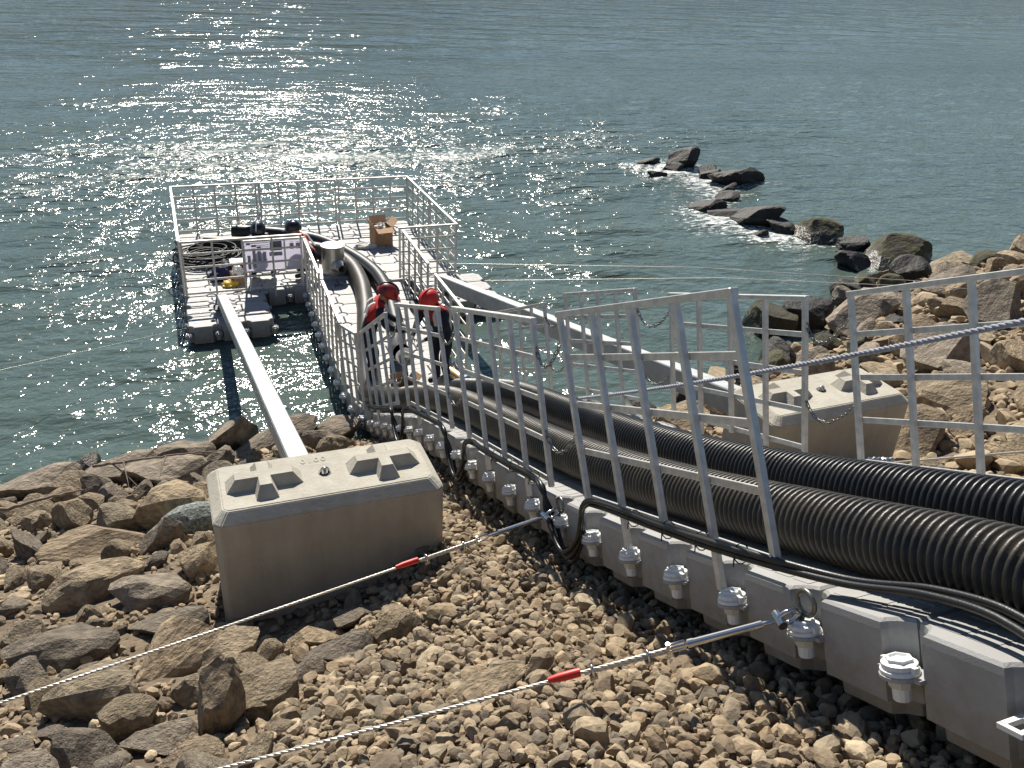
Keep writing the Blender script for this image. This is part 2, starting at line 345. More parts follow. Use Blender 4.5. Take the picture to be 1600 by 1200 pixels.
# ------------------------------------------------------------------ water: a swelling sheet with rougher current bands
JETTY = [(16.71, 25.9, .95, .5, .62, 0.3, 'd'), (15.8, 26.6, .6, .35, .22, 0.5, 'd'), (17.53, 23.75, 1.25, .6, .55, 0.2, 'd'), (17.2, 25.0, .55, .35, .3, 1.0, 'd'), (15.2, 24.9, .42, .25, .2, 0.2, 'd'), (16.5, 22.7, .5, .28, .26, 0.3, 'd'),
         (14.75, 21.15, .65, .42, .32, 0.1, 'd'), (15.15, 19.55, 1.05, .55, .48, -.5, 'd'), (16.13, 18.0, .9, .75, .5, 0.2, 'm'), (14.7, 18.5, .26, .2, .18, 0, 'd'), (16.9, 16.0, 1.30, .8, .66, 0.1, 'm'), (15.7, 15.95, .55, .45, .42, 0.4, 'd'), (15.65, 14.7, .62, .5, .45, 0.1, 's'),
         (16.1, 25.5, .5, .3, .22, .2, 'd'), (17.0, 24.4, .6, .4, .28, .6, 'd'), (15.9, 21.9, .55, .35, .2, .4, 'd'), (15.0, 20.4, .7, .4, .28, -.4, 'd'), (15.6, 18.8, .6, .45, .3, 0, 'd'), (16.6, 17.0, .6, .5, .35, .5, 'd'),
         (11.0, 13.1, .75, .55, 0.72, 0.2, 'm'), (12.1, 13.1, .8, .6, .62, 0.4, 'd')]
def turb(X, Y):
    def g(cx, cy, sx, sy): return np.exp(-((X-cx)/sx)**2-((Y-cy)/sy)**2)
    t = 1.15*g(5, 29.8, 12, 3.4)+0.6*g(-2, 26.5, 6, 3.0)+0.5*g(12, 27.5, 5, 2.2)+0.42*g(4, 40, 10, 3.4)+0.55*g(15, 35, 6, 4)+0.45*g(24, 32, 6, 3)+0.55*g(12, 25, 6, 4)+0.55*g(-2, 21, 5, 5)+0.6*g(9, 18.5, 4, 5)+0.3*g(2, 13.4, 4, 2.4)+.10*g(0, 55, 25, 12)
    n = np.sin(X*0.55+1.3*np.sin(Y*0.31))*np.sin(Y*0.9-0.5*X+np.sin(X*.4))+0.6*np.sin(X*1.3+Y*1.9)*np.sin(Y*2.3-X*0.6)
    t = t*(0.75+0.4*n)+0.08*n
    for x, y, a, *_ in JETTY[:12]: t = t+0.5*np.exp(-((X-x+0.3)**2+(Y-y+0.2)**2)/(a*1.3)**2)
    return np.clip(t, 0, 1.3)
def foam(X, Y):
    f = np.zeros_like(X)
    for x, y, a, b_, *_ in JETTY[:10]+JETTY[13:18]:
        f = f+0.50*np.exp(-((X-x+1.0*a)/(a*1.5))**2-((Y-y+0.3)/(a*.75))**2)+0.35*np.exp(-((X-x)/(a*1.2))**2-((Y-y)/(b_*1.3))**2)
    n = np.sin(X*0.7+1.3*np.sin(Y*0.5))*np.sin(Y*1.3-0.5*X)
    n2 = np.sin(X*1.9+2*np.sin(Y*1.1))*np.sin(Y*2.7-1.1*X)
    f = f+(0.68*np.exp(-((X-6)/10)**2-((Y-29.6+0.10*X)/1.7)**2)+0.32*np.exp(-((X+1)/7)**2-((Y-26.8)/2.0)**2)+0.26*np.exp(-((X-4)/9)**2-((Y-37.5)/1.6)**2)+0.40*np.exp(-((X-19)/7)**2-((Y-31)/1.3)**2)+.3*np.exp(-((X-13)/5)**2-((Y-22.5)/1.2)**2))*np.clip(0.65+0.5*n+.35*n2, 0, 1.4)  # white bands: churned water, also painted to spread the sun glare sideways
    gzv = ground(X, Y); f = f+0.42*np.exp(-((gzv+0.06)/0.10)**2)*np.clip(.6+.6*n+.4*n2, 0, 1.2)*(np.abs(X-3.3) > 1.2)
    return np.clip(f, 0, 1)
def wave(X, Y):
    z = np.zeros_like(X); r = np.random.default_rng(3)
    for k in range(26):
        lam = 0.45*1.13**k*0.9; a = r.normal(1.35, 0.55); ph = r.uniform(0, 6.28); am = 0.0046*lam**0.75/(1+(lam/1.6)**2)**.5
        u = X*math.cos(a)+Y*math.sin(a)
        z += am*np.sin(2*math.pi*u/lam+ph+0.9*np.sin(X*0.7/lam**.5+k)+0.8*np.sin(Y*0.6/lam**.5+2*k))
    return z
yv = [9.0]
while yv[-1] < 46: yv.append(yv[-1]+0.085+0.0035*(yv[-1]-9))
while yv[-1] < 2400: yv.append(yv[-1]*1.06)
yv = np.array(yv); un = np.linspace(0, 1, 330)
Xw = np.stack([(-9-0.75*(y-9))+un*((30+1.6*(y-9))-(-9-0.75*(y-9))) for y in yv]); Yw = np.repeat(yv[:, None], len(un), 1)
T = turb(Xw, Yw); Fm = foam(Xw, Yw)
Zw = wave(Xw, Yw)*(0.75+1.1*T)*np.clip((60-Yw)/25, 0, 1)
V = np.stack([Xw, Yw, Zw], -1).reshape(-1, 3); ny, nx = Xw.shape; i_ = np.arange(ny-1)[:, None]*nx+np.arange(nx-1)[None]
wme = np_mesh('river', V, np.stack([i_, i_+1, i_+nx+1, i_+nx], -1).reshape(-1, 4), m_water, True)
for nm, A_ in (('turb', T), ('foam', Fm), ('calm', np.clip((Yw-0.25*Xw-34)/26, 0, 1))):
    a_ = wme.attributes.new(nm, 'FLOAT', 'POINT'); a_.data.foreach_set('value', A_.ravel().astype(np.float32))
tag(inst('river', wme), 'choppy grey green river glittering in the low sun', 'water', kind='structure')

# ------------------------------------------------------------------ unseen wooded far bank, added for what the distant water reflects
m_added_hill = mat('wooded hillside', (0.03, 0.042, 0.03), 0.95, scale=0.12, col2=(0.055, 0.07, 0.045), bump=2.0, bscale=.3, detail=8)
hx = np.linspace(-1200, 1700, 200); hy = np.linspace(250, 560, 30)
def hillz(X, Y):
    r = np.random.default_rng(5); z = np.interp(Y, [250, 262, 300, 400, 560], [-1, 7, 20, 34, 38])*(1+.25*np.sin(X*.011+1)+.15*np.sin(X*.031)); return z+r.normal(0, 1.6, X.shape)*np.clip((Y-255)/20, 0, 1)
tag(grid_obj('unseen_far_bank', hx, hy, hillz, m_added_hill), 'unseen wooded hillside added to darken reflections in the distant water', 'hill', kind='structure')

# ------------------------------------------------------------------ walkway frame (deck top): curve in y,z with a slight sideways bow
LS = [-8, -0.9, -0.21, 0.31, 1.12, 2.71, 3.14, 3.58, 4.03, 4.49, 4.99, 5.45, 5.91, 6.39, 6.9, 7.36, 7.84, 8.34, 8.81, 9.3, 9.78, 10.24, 11.5, 13]
LZ = [.21, .21, .22, .32, .72, 1.56, 1.77, 1.94, 2.11, 2.28, 2.46, 2.62, 2.79, 2.97, 3.17, 3.37, 3.59, 3.83, 4.07, 4.30, 4.55, 4.77, 5.2, 5.35]
yy = np.linspace(18, -1.4, 600); zz = np.interp(11.48-yy, LS, LZ)+0.14
ker = np.exp(-0.5*(np.arange(-30, 31)/9.0)**2); ker /= ker.sum(); zz = np.convolve(np.pad(zz, 30, 'edge'), ker, 'valid')
def deck_z(y): return float(np.interp(y, yy[::-1], zz[::-1]))
def deck_x(y): return float(np.interp(y, [9, 11.0, 11.6, 12.2, 13, 14, 15.5, 16.7], [0, -.01, -.09, -.14, -.15, -.13, -.07, -.02]))
def deck_frame(y):
    """origin on the left lug line, axes: across (+x), along (uphill, -y), normal"""
    e = 0.06; p = Vector((2.34+deck_x(y), y, deck_z(y)))
    a = Vector((2.34+deck_x(y-e), y-e, deck_z(y-e)))-Vector((2.34+deck_x(y+e), y+e, deck_z(y+e))); a.normalize()
    n = Vector((1, 0, 0)).cross(a); n = -n if n.z < 0 else n; n.normalize(); c_ = -n.cross(a) if n.cross(a).x < 0 else n.cross(a); c_.normalize()
    return p, c_, a, n
def deck_pt(y, dx, h):
    p, c_, a, n = deck_frame(y); return p+c_*dx+n*h
bounds = [3.64]
def step_arc(y, d):
    s_ = 0; sg = 1 if d > 0 else -1; y0 = y
    while s_ < abs(d):
        y1 = y+0.005*sg*1; s_ += math.hypot(0.005, deck_z(y1)-deck_z(y)); y = y1
    return y
def pitch(y): return float(np.interp(y, [1.5, 8.5, 11.5, 12.5], [0.545, 0.475, 0.46, 0.49]))
while bounds[-1] > 0.9: bounds.append(step_arc(bounds[-1], -pitch(bounds[-1])))
bounds = bounds[::-1]
while bounds[-1] < 16.35: bounds.append(step_arc(bounds[-1], pitch(bounds[-1])))
NB = len(bounds)

def notch_outline(h, r, inset=0.0, seg=4):
    """square with quarter-circle notches at the corners, counter-clockwise"""
    P = []; H = h-inset; r2 = r+inset
    for q, (sx, sy) in enumerate(((1, -1), (1, 1), (-1, 1), (-1, -1))):
        cx, cy = sx*h, sy*h
        a0 = {0: math.pi, 1: 1.5*math.pi, 2: 0.0, 3: 0.5*math.pi}[q]
        for k in range(seg+1):
            a = a0-math.pi/2*k/seg
            x, y = cx+r2*math.cos(a), cy+r2*math.sin(a)
            P.append((max(-H, min(H, x)), max(-H, min(H, y))))
    return P
def cube_mesh(name, m, seg=4):
    mb = MB(); lev = [(-.40, .05), (-.335, .045), (-.325, .004), (-.04, .004), (-.012, .008), (0, .020)]; n = 4*(seg+1); Vs = []
    for z, i in lev: Vs += [(x, y, z) for x, y in notch_outline(0.25, 0.088, i, seg)]
    Fs = [(l*n+k, l*n+(k+1) % n, l*n+n+(k+1) % n, l*n+n+k) for l in range(len(lev)-1) for k in range(n)]
    mb.add(Vs, Fs, 0, False); mb.add(Vs[-n:], [tuple(range(n))]); mb.add(Vs[:n], [tuple(range(n-1, -1, -1))])
    # shallow anti-slip pads on the tread
    for px in (-1, 1):
        for py in (-1, 0, 1): mb.box((px*0.085, py*0.125, 0.0012), (0.14, 0.10, 0.0024))
    return mb.mesh(name, m)
me_cube = cube_mesh('float_cube', m_cube)
capmb = MB(); capmb.lathe([(.081, -.03), (.081, -.004), (.075, 0)], 18); capmb.lathe([(.034, .0), (.034, .004)], 6)
me_cap = capmb.mesh('deck_cap', m_cube)
b1 = MB(); b1.lathe([(.062, -.03), (.072, -.026), (.072, -.012), (.062, -.008), (.066, -.004), (.066, .012), (.05, .018), (.05, .018)], 20, smooth=False)
for k in range(6):
    pass
b1.lathe([(.052, .016), (.052, .03), (.04, .032), (.034, .022)], 6)
for sx in (-1, 1): b1.box((0, sx*.075, 0.0), (.022, .02, .024))
b1.lathe([(.04, -.085), (.046, -.08), (.046, -.045)], 8, mi=1); b1.lathe([(.031, -.135), (.034, -.13), (.036, -.085)], 12)
me_bolt = b1.mesh('connector_bolt', [m_white, m_cream])
lugmb = MB(); lugmb.lathe([(.072, -.045), (.076, -.042), (.076, -.03), (.072, -.027)], 18)
for sy in (-1, 1): lugmb.box((.04, sy*.055, -.036), (.1, .1, .016))
me_boltshade = b1.mesh('connector_bolt', [m_cube, m_cube])  # grey copy of the white bolts, shade put into their colour
me_lug = lugmb.mesh('lug_plate', m_cube)
m_thread = m_white

def mat_from(p, cx, ay, nz_):
    Mx = Matrix((cx, ay, nz_)).transposed().to_4x4(); Mx.translation = p; return Mx

walk = empty('floating_walkway', (0, 0, 0))
tag(walk, 'walkway of grey plastic float cubes climbing from the platform up the bank', 'walkway')
for j in range(NB-1):
    ym = (bounds[j]+bounds[j+1])/2; p, c_, a, n = deck_frame(ym)
    p0, p1 = deck_pt(bounds[j], 0, 0), deck_pt(bounds[j+1], 0, 0); ln = (p1-p0).length
    for k in range(4):
        pp = p+c_*(0.25+0.5*k)+n*(random.uniform(-.003, .003))
        Mx = mat_from(pp, c_, -a, n) @ Matrix.Diagonal((1, ln/0.5, 1, 1))
        inst('float_cube', me_cube, walk, Mx)
for j in range(NB):
    p, c_, a, n = deck_frame(bounds[j])
    for k in (1, 2, 3):
        if bounds[j] > 1.0: inst('deck_cap', me_cap, walk, mat_from(p+c_*0.5*k-n*0.012, c_, -a, n))
    for k, sg in ((0, 1), (4, -1)):
        if bounds[j] < 1.45: continue
        tilt = Quaternion(a, random.uniform(-.06, .06)).to_matrix().to_4x4()
        Mx = mat_from(p+c_*0.5*k-n*0.145-c_*0.012*sg, c_*sg, -a*sg, n)
        bo = inst('connector_bolt', me_bolt, walk, Mx)
        inst('lug_plate', me_lug, bo)
# one empty lug at the cut upper end
mb = MB(); mb.box((0, .035, 0), (.09, .022, .018)); mb.box((0, -.035, 0), (.09, .022, .018)); mb.box((-.045, 0, 0), (.02, .092, .018)); mb.box((.045, 0, 0), (.02, .092, .018))
mb.build('lug_eye', m_white, walk, mat_from(deck_pt(1.24, -0.03, -.16), *[deck_frame(1.24)[i] for i in (1, 2, 3)]))

# ------------------------------------------------------------------ floating platform
plat = empty('floating_platform', (2.75, 18.7, 0.0))
tag(plat, 'square floating platform of grey plastic cubes on the water', 'platform')
pi_ = Matrix.Translation((-2.75, -18.7, 0))
cells = [(i, j) for i in range(11) for j in range(8)]+[(i, j) for i in (0, 1, 2) for j in (-4, -3, -2, -1) if not (i == 1 and j == -4 and False)][0:0]
cells += [(i, j) for i in (0, 1, 2) for j in (-1, -2, -3)] + [(i, j) for i in (9, 10) for j in (-1, -2)] + [(10, -3), (11, -1), (11, -2), (11, -3), (9, -3)]
PX0, PY0, PZ = 0.0, 16.7, 0.35
cset = set(cells)
for (i, j) in cells:
    inst('float_cube', me_cube, plat, pi_ @ Matrix.Translation((PX0+0.5*i+.25, PY0+0.5*j+.25, PZ+random.uniform(-.004, .004))))
corn = {}
for (i, j) in cells:
    for di in (0, 1):
        for dj in (0, 1): corn.setdefault((i+di, j+dj), 0); corn[(i+di, j+dj)] += 1
for (i, j), c_ in corn.items():
    P_ = Vector((PX0+.5*i, PY0+.5*j, PZ))
    if c_ >= 3: inst('deck_cap', me_cap, plat, pi_ @ Matrix.Translation(P_+Vector((0, 0, -.012))))
    elif j <= 0 or i in (0, 11): inst('connector_bolt', me_boltshade, plat, pi_ @ Matrix.Translation(P_+Vector((0, 0, -.145))))

# ------------------------------------------------------------------ railing panels
RH = [0.0, 0.265, 0.53, 0.795, 1.045]
_rail_cache = {}
def box_mesh(name, sx, sy, sz, m, b=0.004):
    k = (name, round(sx, 3), round(sy, 3), round(sz, 3))
    if k not in _rail_cache: _rail_cache[k] = MB().box((0, 0, 0), (sx, sy, sz), bev=b).mesh(name, m)
    return _rail_cache[k]
def panel(P0, P1, upv, label, group, H=1.1, posts=5, stubs=(1, 3), z0=0.0, stub=.19):
    """P0, P1: ends of the bottom rail; upv: direction of the posts, which may lean along the panel"""
    P0, P1 = Vector(P0), Vector(P1); d = P1-P0; L = d.length; d.normalize(); uu = Vector(upv).normalized(); u = (uu-d*uu.dot(d)).normalized(); s_ = d.cross(u)
    Mx = mat_from(P0, d, -s_, u); la = math.atan2(uu.dot(d), uu.dot(u)); k = H/RH[-1]; Rl = Matrix.Rotation(la, 4, 'Y')
    t = empty('railing_panel', mat=Mx); tag(t, label, 'railing', group)
    for i in range(posts):
        x = L*i/(posts-1); lo = -stub if i in stubs else -.03; hi = H-0.018
        inst('post', box_mesh('post', .039, .039, hi-lo, m_alu), t, Matrix.Translation((x, 0, 0)) @ Rl @ Matrix.Translation((0, 0, (lo+hi)/2)))
    for i, h in enumerate(RH):
        top = i == 4
        inst('top_rail' if top else 'rail', box_mesh('rail', L+(.05 if top else -.03), .05 if top else .012, .04 if top else .042, m_alu, .004 if top else .003), t,
             Matrix.Translation((L/2, 0, 0)) @ Rl @ Matrix.Translation((0, 0 if top else 0.0275, h*k)) @ Matrix.Rotation(-la, 4, 'Y'))
    return t, Mx @ Rl, L, la, Mx
LG, RG, PG = 'railing panels along the left walkway edge', 'railing panels along the far walkway edge', 'railing panels round the platform'
def yb(idx_from): return bounds[idx_from]
i0 = min(range(NB), key=lambda i: abs(bounds[i]-3.64))       # lug of second post of the nearest panel
def Hh(y): return float(np.interp(y, [2.5, 9], [1.22, 1.08]))
ends = {}
def walk_panel(key, y0_, z0_, y1_, z1_, tilt, H, label, stubs=(1, 3), posts=5, x0=None, x1=None, stub=.19):
    X_ = 2.34 if key[0] != 'R' else 4.34; a_ = math.radians(tilt)
    r = panel((x0 or X_, y0_, z0_), (x1 or X_, y1_, z1_), (0, math.sin(a_), math.cos(a_)), label, LG if key[0] != 'R' else RG, H=H, posts=posts, stubs=stubs, stub=stub)
    up_ = Vector((0, math.sin(a_), math.cos(a_))); ends[key] = (Vector((x0 or X_, y0_, z0_)), Vector((x1 or X_, y1_, z1_)), up_, H)
walk_panel('A', 4.19, 3.59, 2.40, 4.44, 32.5, 1.25, 'tall tilted aluminium railing panel closest to the camera, in front of the corrugated pipes', stub=.24)
walk_panel('B', 6.60, 2.69, 4.77, 3.34, 26.5, 1.20, 'aluminium railing panel on the near walkway edge, next downhill from the closest one', stub=.22)
walk_panel('C', 8.80, 1.87, 7.12, 2.50, 27, 1.18, 'aluminium railing panel directly in front of the worker in the plain red helmet')
walk_panel('D', 10.85, .68, 9.32, 1.60, 31.5, 1.13, 'steeply tilted railing panel in front of the worker with the dark spotted helmet')
walk_panel('E', 11.95, .40, 11.05, .60, 27, 1.10, 'short railing panel at the bend where the walkway leaves the water', posts=4, stubs=(1,), x0=2.18, x1=2.27)
walk_panel('R1', 3.89, 3.69, 2.10, 4.58, 23.7, 1.20, 'railing panel at the right edge of the photo in front of the rocks')
walk_panel('R2', 6.25, 2.80, 4.45, 3.47, 17.6, 1.17, 'railing panel in front of the half shaded right concrete block')
walk_panel('R3', 8.47, 1.95, 6.85, 2.63, 21.5, 1.16, 'railing panel on the far walkway edge beside the lower end of the right steel beam')
walk_panel('R4', 10.75, .78, 9.06, 1.60, 22, 1.15, 'railing panel on the far walkway edge behind the second near panel')
def flat_panel(x0, y0, x1, y1, label, posts=5, stubs=(1, 3), group=PG):
    return panel((x0, y0, PZ+.05), (x1, y1, PZ+.05), (0, 0, 1), label, group, posts=posts, stubs=stubs, H=1.05)
flat_panel(2.31, 16.4, 2.25, 14.5, 'straight railing panel at the platform end of the left walkway edge', group=LG)
flat_panel(2.24, 14.1, 2.19, 12.3, 'railing panel above the floating part of the left walkway edge', group=LG)
flat_panel(4.30, 16.5, 4.25, 14.55, 'railing panel at the platform end of the right walkway edge', group=RG)
flat_panel(4.22, 13.95, 4.2, 12.1, 'dark railing panel beside the upper end of the right steel beam', group=RG)
flat_panel(0.03, 20.72, 1.87, 20.72, 'leftmost river side railing panel at the back of the platform')
flat_panel(1.95, 20.72, 3.72, 20.72, 'middle river side railing panel behind the black hose end')
flat_panel(3.80, 20.72, 5.5, 20.72, 'river side railing panel behind the open carton')
flat_panel(5.5, 20.65, 5.5, 18.75, 'downstream side railing panel nearest the back corner')
flat_panel(5.5, 18.68, 5.5, 16.76, 'downstream side railing panel nearest the front corner')
flat_panel(0.02, 20.65, 0.02, 18.75, 'left side railing panel behind the coil of black cable')
flat_panel(0.02, 18.68, 0.02, 16.8, 'left side railing panel near the front corner of the platform')
flat_panel(0.06, 16.72, 2.28, 16.72, 'front railing panel with the white board behind it')
flat_panel(4.28, 16.72, 5.5, 16.72, 'short front railing panel right of the walkway entrance', posts=4, stubs=(2,))

# ------------------------------------------------------------------ chains in the gaps between panels
lm = MB()
ring = []
for k in range(14):
    a = 2*math.pi*k/14; ring.append((0.020*math.cos(a)+(0.012 if math.cos(a) > 0 else -0.012), 0.0125*math.sin(a), 0))
lm.tube(ring, 0.0042, 6, closed=True)
me_link = lm.mesh('link', m_chain)
def chain(a, b, sag, label, group):
    a, b = Vector(a), Vector(b); N_ = 60; pts = [a.lerp(b, t/N_)-Vector((0, 0, sag*4*(t/N_)*(1-t/N_))) for t in range(N_+1)]
    cum = [0.0]
    for q in range(N_): cum.append(cum[-1]+(pts[q+1]-pts[q]).length)
    n = max(4, int(cum[-1]/0.047)); t = empty('chain', a); tag(t, label, 'chain', group)
    for k in range(n):
        s_ = cum[-1]*(k+.5)/n; q = max(i for i in range(N_) if cum[i] <= s_); dirv = (pts[q+1]-pts[q]).normalized(); pos = pts[q].lerp(pts[q+1], (s_-cum[q])/max(1e-6, cum[q+1]-cum[q]))
        sd_ = dirv.cross(Vector((0, 0, 1))); sd_ = sd_.normalized() if sd_.length > .05 else Vector((1, 0, 0)); u = sd_.cross(dirv)
        if k % 2: sd_, u = u, -sd_
        Mx = mat_from(pos-a, dirv, sd_, u); inst('link', me_link, t, Mx)
CG = 'safety chains between railing panels'
nm = {'AB': 'between the two panels closest to the camera', 'BC': 'beside the worker in the plain red helmet', 'CD': 'in front of the worker with the spotted helmet',
      'R1R2': 'in front of the right concrete block', 'R2R3': 'above the far end of the right steel beam', 'R3R4': 'over the water left of the right beam'}
for lo_, hi_, key in (('B', 'A', 'AB'), ('C', 'B', 'BC'), ('D', 'C', 'CD'), ('R2', 'R1', 'R1R2'), ('R3', 'R2', 'R2R3'), ('R4', 'R3', 'R3R4')):
    a0, a1, ua, Ha = ends[lo_]; b0, b1, ub, Hb = ends[hi_]
    for h, wd, sg in ((.88, 'upper', .22), (0.36, 'lower', .20)):
        chain(a1+ua*h*Ha, b0+ub*h*Hb, sg, '%s sagging steel chain %s' % (wd, nm[key]), CG)

# ------------------------------------------------------------------ pipes
def corrugated(pts, r, rib_from, pitch_=0.043, n=24, inner=0.026):
    """swept tube: ribbed where rib_from(p) is true, smooth elsewhere"""
    P = catmull(pts, 0.02); cum = [0]
    for i in range(len(P)-1): cum.append(cum[-1]+(P[i+1]-P[i]).length)
    cum = np.array(cum); A_ = np.array([tuple(p) for p in P]); tot = cum[-1]; pos = []; rad = []; s_ = 0
    prof = [(0.0, 0), (0.14, -.006), (0.26, -inner), (0.5, -inner), (0.62, -.006), (0.76, 0)]
    while s_ < tot:
        p = Vector([np.interp(s_, cum, A_[:, k]) for k in range(3)])
        if rib_from(p):
            for f_, d in prof: pos.append(s_+f_*pitch_); rad.append(r+d)
            s_ += pitch_
        else: pos.append(s_); rad.append(r-0.004); s_ += 0.08
    pos = np.minimum(np.array(pos), tot); Q = [Vector([np.interp(q, cum, A_[:, k]) for k in range(3)]) for q in pos]
    # ends: hollow
    mb = MB(); mb.tube(Q, rad, n, caps=False)
    a, b = Q[0], Q[1]; d = (a-b).normalized()
    mb.tube([a+d*0.001, a-d*0.25], [r-0.02, r-0.02], n, caps=False, mi=0); mb.tube([a, a+d*0.001], [r-.004, r-.02], n, caps=False)
    return mb
def dz(y, h=0.175): return deck_pt(y, 0, h)
def wp(y, dx, h=0.175): return tuple(deck_pt(y, dx, h))
pB = [(0.57, 19.42, .52), (1.62, 19.05, .52), (2.67, 18.59, .52), (3.14, 18.09, .52), (3.36, 17.29, .52), (3.36, 16.32, .52), (3.22, 15.3, .52), (3.04, 14.4, .52), (2.72, 12.9, .53), (2.52, 11.9, .55), (2.50, 11.3, .66)]
pB += [wp(10.4, .30), wp(9.4, .38), wp(8, .38), wp(6.5, .37), wp(5, .38), wp(3.6, .385), wp(2.4, .38), wp(1.4, .37), wp(0.4, .3), wp(-0.6, .2)]
pA = [(1.24, 20.12, .53), (2.25, 19.66, .53), (3.01, 19.0, .53), (3.51, 17.87, .52), (3.75, 16.8, .52), (3.76, 15.86, .52), (3.66, 15.04, .52), (3.46, 13.8, .53), (3.24, 12.95, .60), (3.14, 12.45, .76), (3.12, 12.1, .90)]
pA2 = [wp(11.25, 1.38), wp(10.8, 1.28), wp(9.6, 1.13), wp(8, 1.08), wp(6.5, 1.06), wp(5, 1.05), wp(3.6, 1.05), wp(2.4, 1.05), wp(1.4, 1.05), wp(0.4, 1.0), wp(-0.6, .9)]
o = corrugated(pB, 0.17, lambda p: p.y < 10.2).build('corrugated_pipe', m_pipedust)
tag(o, 'dusty black corrugated pipe nearest the railing, running up the walkway', 'pipe', 'corrugated pipes on the walkway')
o = corrugated(pA2, 0.17, lambda p: p.y < 10.9).build('corrugated_pipe', m_pipe)
tag(o, 'clean black corrugated pipe along the far side of the walkway', 'pipe', 'corrugated pipes on the walkway')
o = corrugated(pA, 0.155, lambda p: False).build('black_hose', m_pipe)
tag(o, 'smooth black hose curving over the platform to the two workers', 'hose')

# ------------------------------------------------------------------ cables along the near edge
def cable_path(off, hh, drop):
    P = []
    def gap(key_lo, key_hi): pass
    yA0, yA1 = bounds[i0+1], bounds[i0-3]
    seq = []
    gaps = [(bounds[i0+7], bounds[i0+6], 1), (bounds[i0+2], bounds[i0+1], 1), (bounds[i0+12], bounds[i0+11], 1)]
    y = bounds[i0+16]
    P.append(deck_pt(y+.3, 0.10, .05))
    for g_lo, g_hi, _ in sorted(gaps, reverse=True):
        ya = g_lo+0.06
        P += [deck_pt(min(ya+1.5, y), -.045-off*.5, .085+hh+off), deck_pt(ya+.8, -.045-off*.5, .08+hh+off), deck_pt(ya+.25, -.05-off*.5, .085+hh+off), deck_pt(ya+.04, -.075-off*.4, .07+hh), deck_pt(ya-.02, -.10+off, -.10), deck_pt((ya+g_hi)/2, -.12+off, -.30-drop), deck_pt(g_hi+.05, -.10+off, -.16), deck_pt(g_hi-.05, -.075-off*.4, .07+hh), deck_pt(g_hi-.25, -.05-off*.5, .10+hh+off)]
        y = g_hi-.4
    P += [deck_pt(3.2, -.045-off*.5, .09+hh+off), deck_pt(2.55, -.045-off*.5, .09+hh+off), deck_pt(2.05, .06+off, .07+hh), deck_pt(1.7, .12+off*1.6, .10+hh), deck_pt(1.4, .11+off*2, .10+hh), deck_pt(1.15, 0.02+off*2, .04+hh), deck_pt(1.0, -.10+off*1.5, -.25), deck_pt(.9, -.16+off, -.6)]
    return P
for off, hh, drop, lab in ((0.0, 0.0, 0.0, 'outer'), (0.028, 0.012, .05, 'middle'), (0.052, -.012, .09, 'inner')):
    pts = catmull(cable_path(off, hh, drop), 0.03)
    o = MB().tube(pts, 0.0165 if lab != 'inner' else .013, 8).build('power_cable', m_cable)
    tag(o, '%s of the black cables looping along the near walkway edge' % lab, 'cable', 'black cables along the walkway edge')
for q_, y in enumerate((2.55, 2.85, 3.15, 3.5, 4.95, 5.35, 5.75)):
    p, c_, a, n = deck_frame(y); mb = MB()
    rr = [p+c_*(-.04+.042*math.cos(t))+n*(.105+.05*math.sin(t)) for t in np.linspace(0, 2*math.pi, 12, endpoint=False)]
    mb.tube(rr, 0.0035, 5, closed=True)
    mb.bar(p-c_*.08+n*.1, p-c_*.09+n*.05, .006, .006)
    tag(mb.build('cable_tie', m_cable), 'black cable tie on the edge cables, %s counted from the uphill end' % ('first', 'second', 'third', 'fourth', 'fifth', 'sixth', 'seventh')[q_], 'cable tie', 'cable ties on the walkway edge')

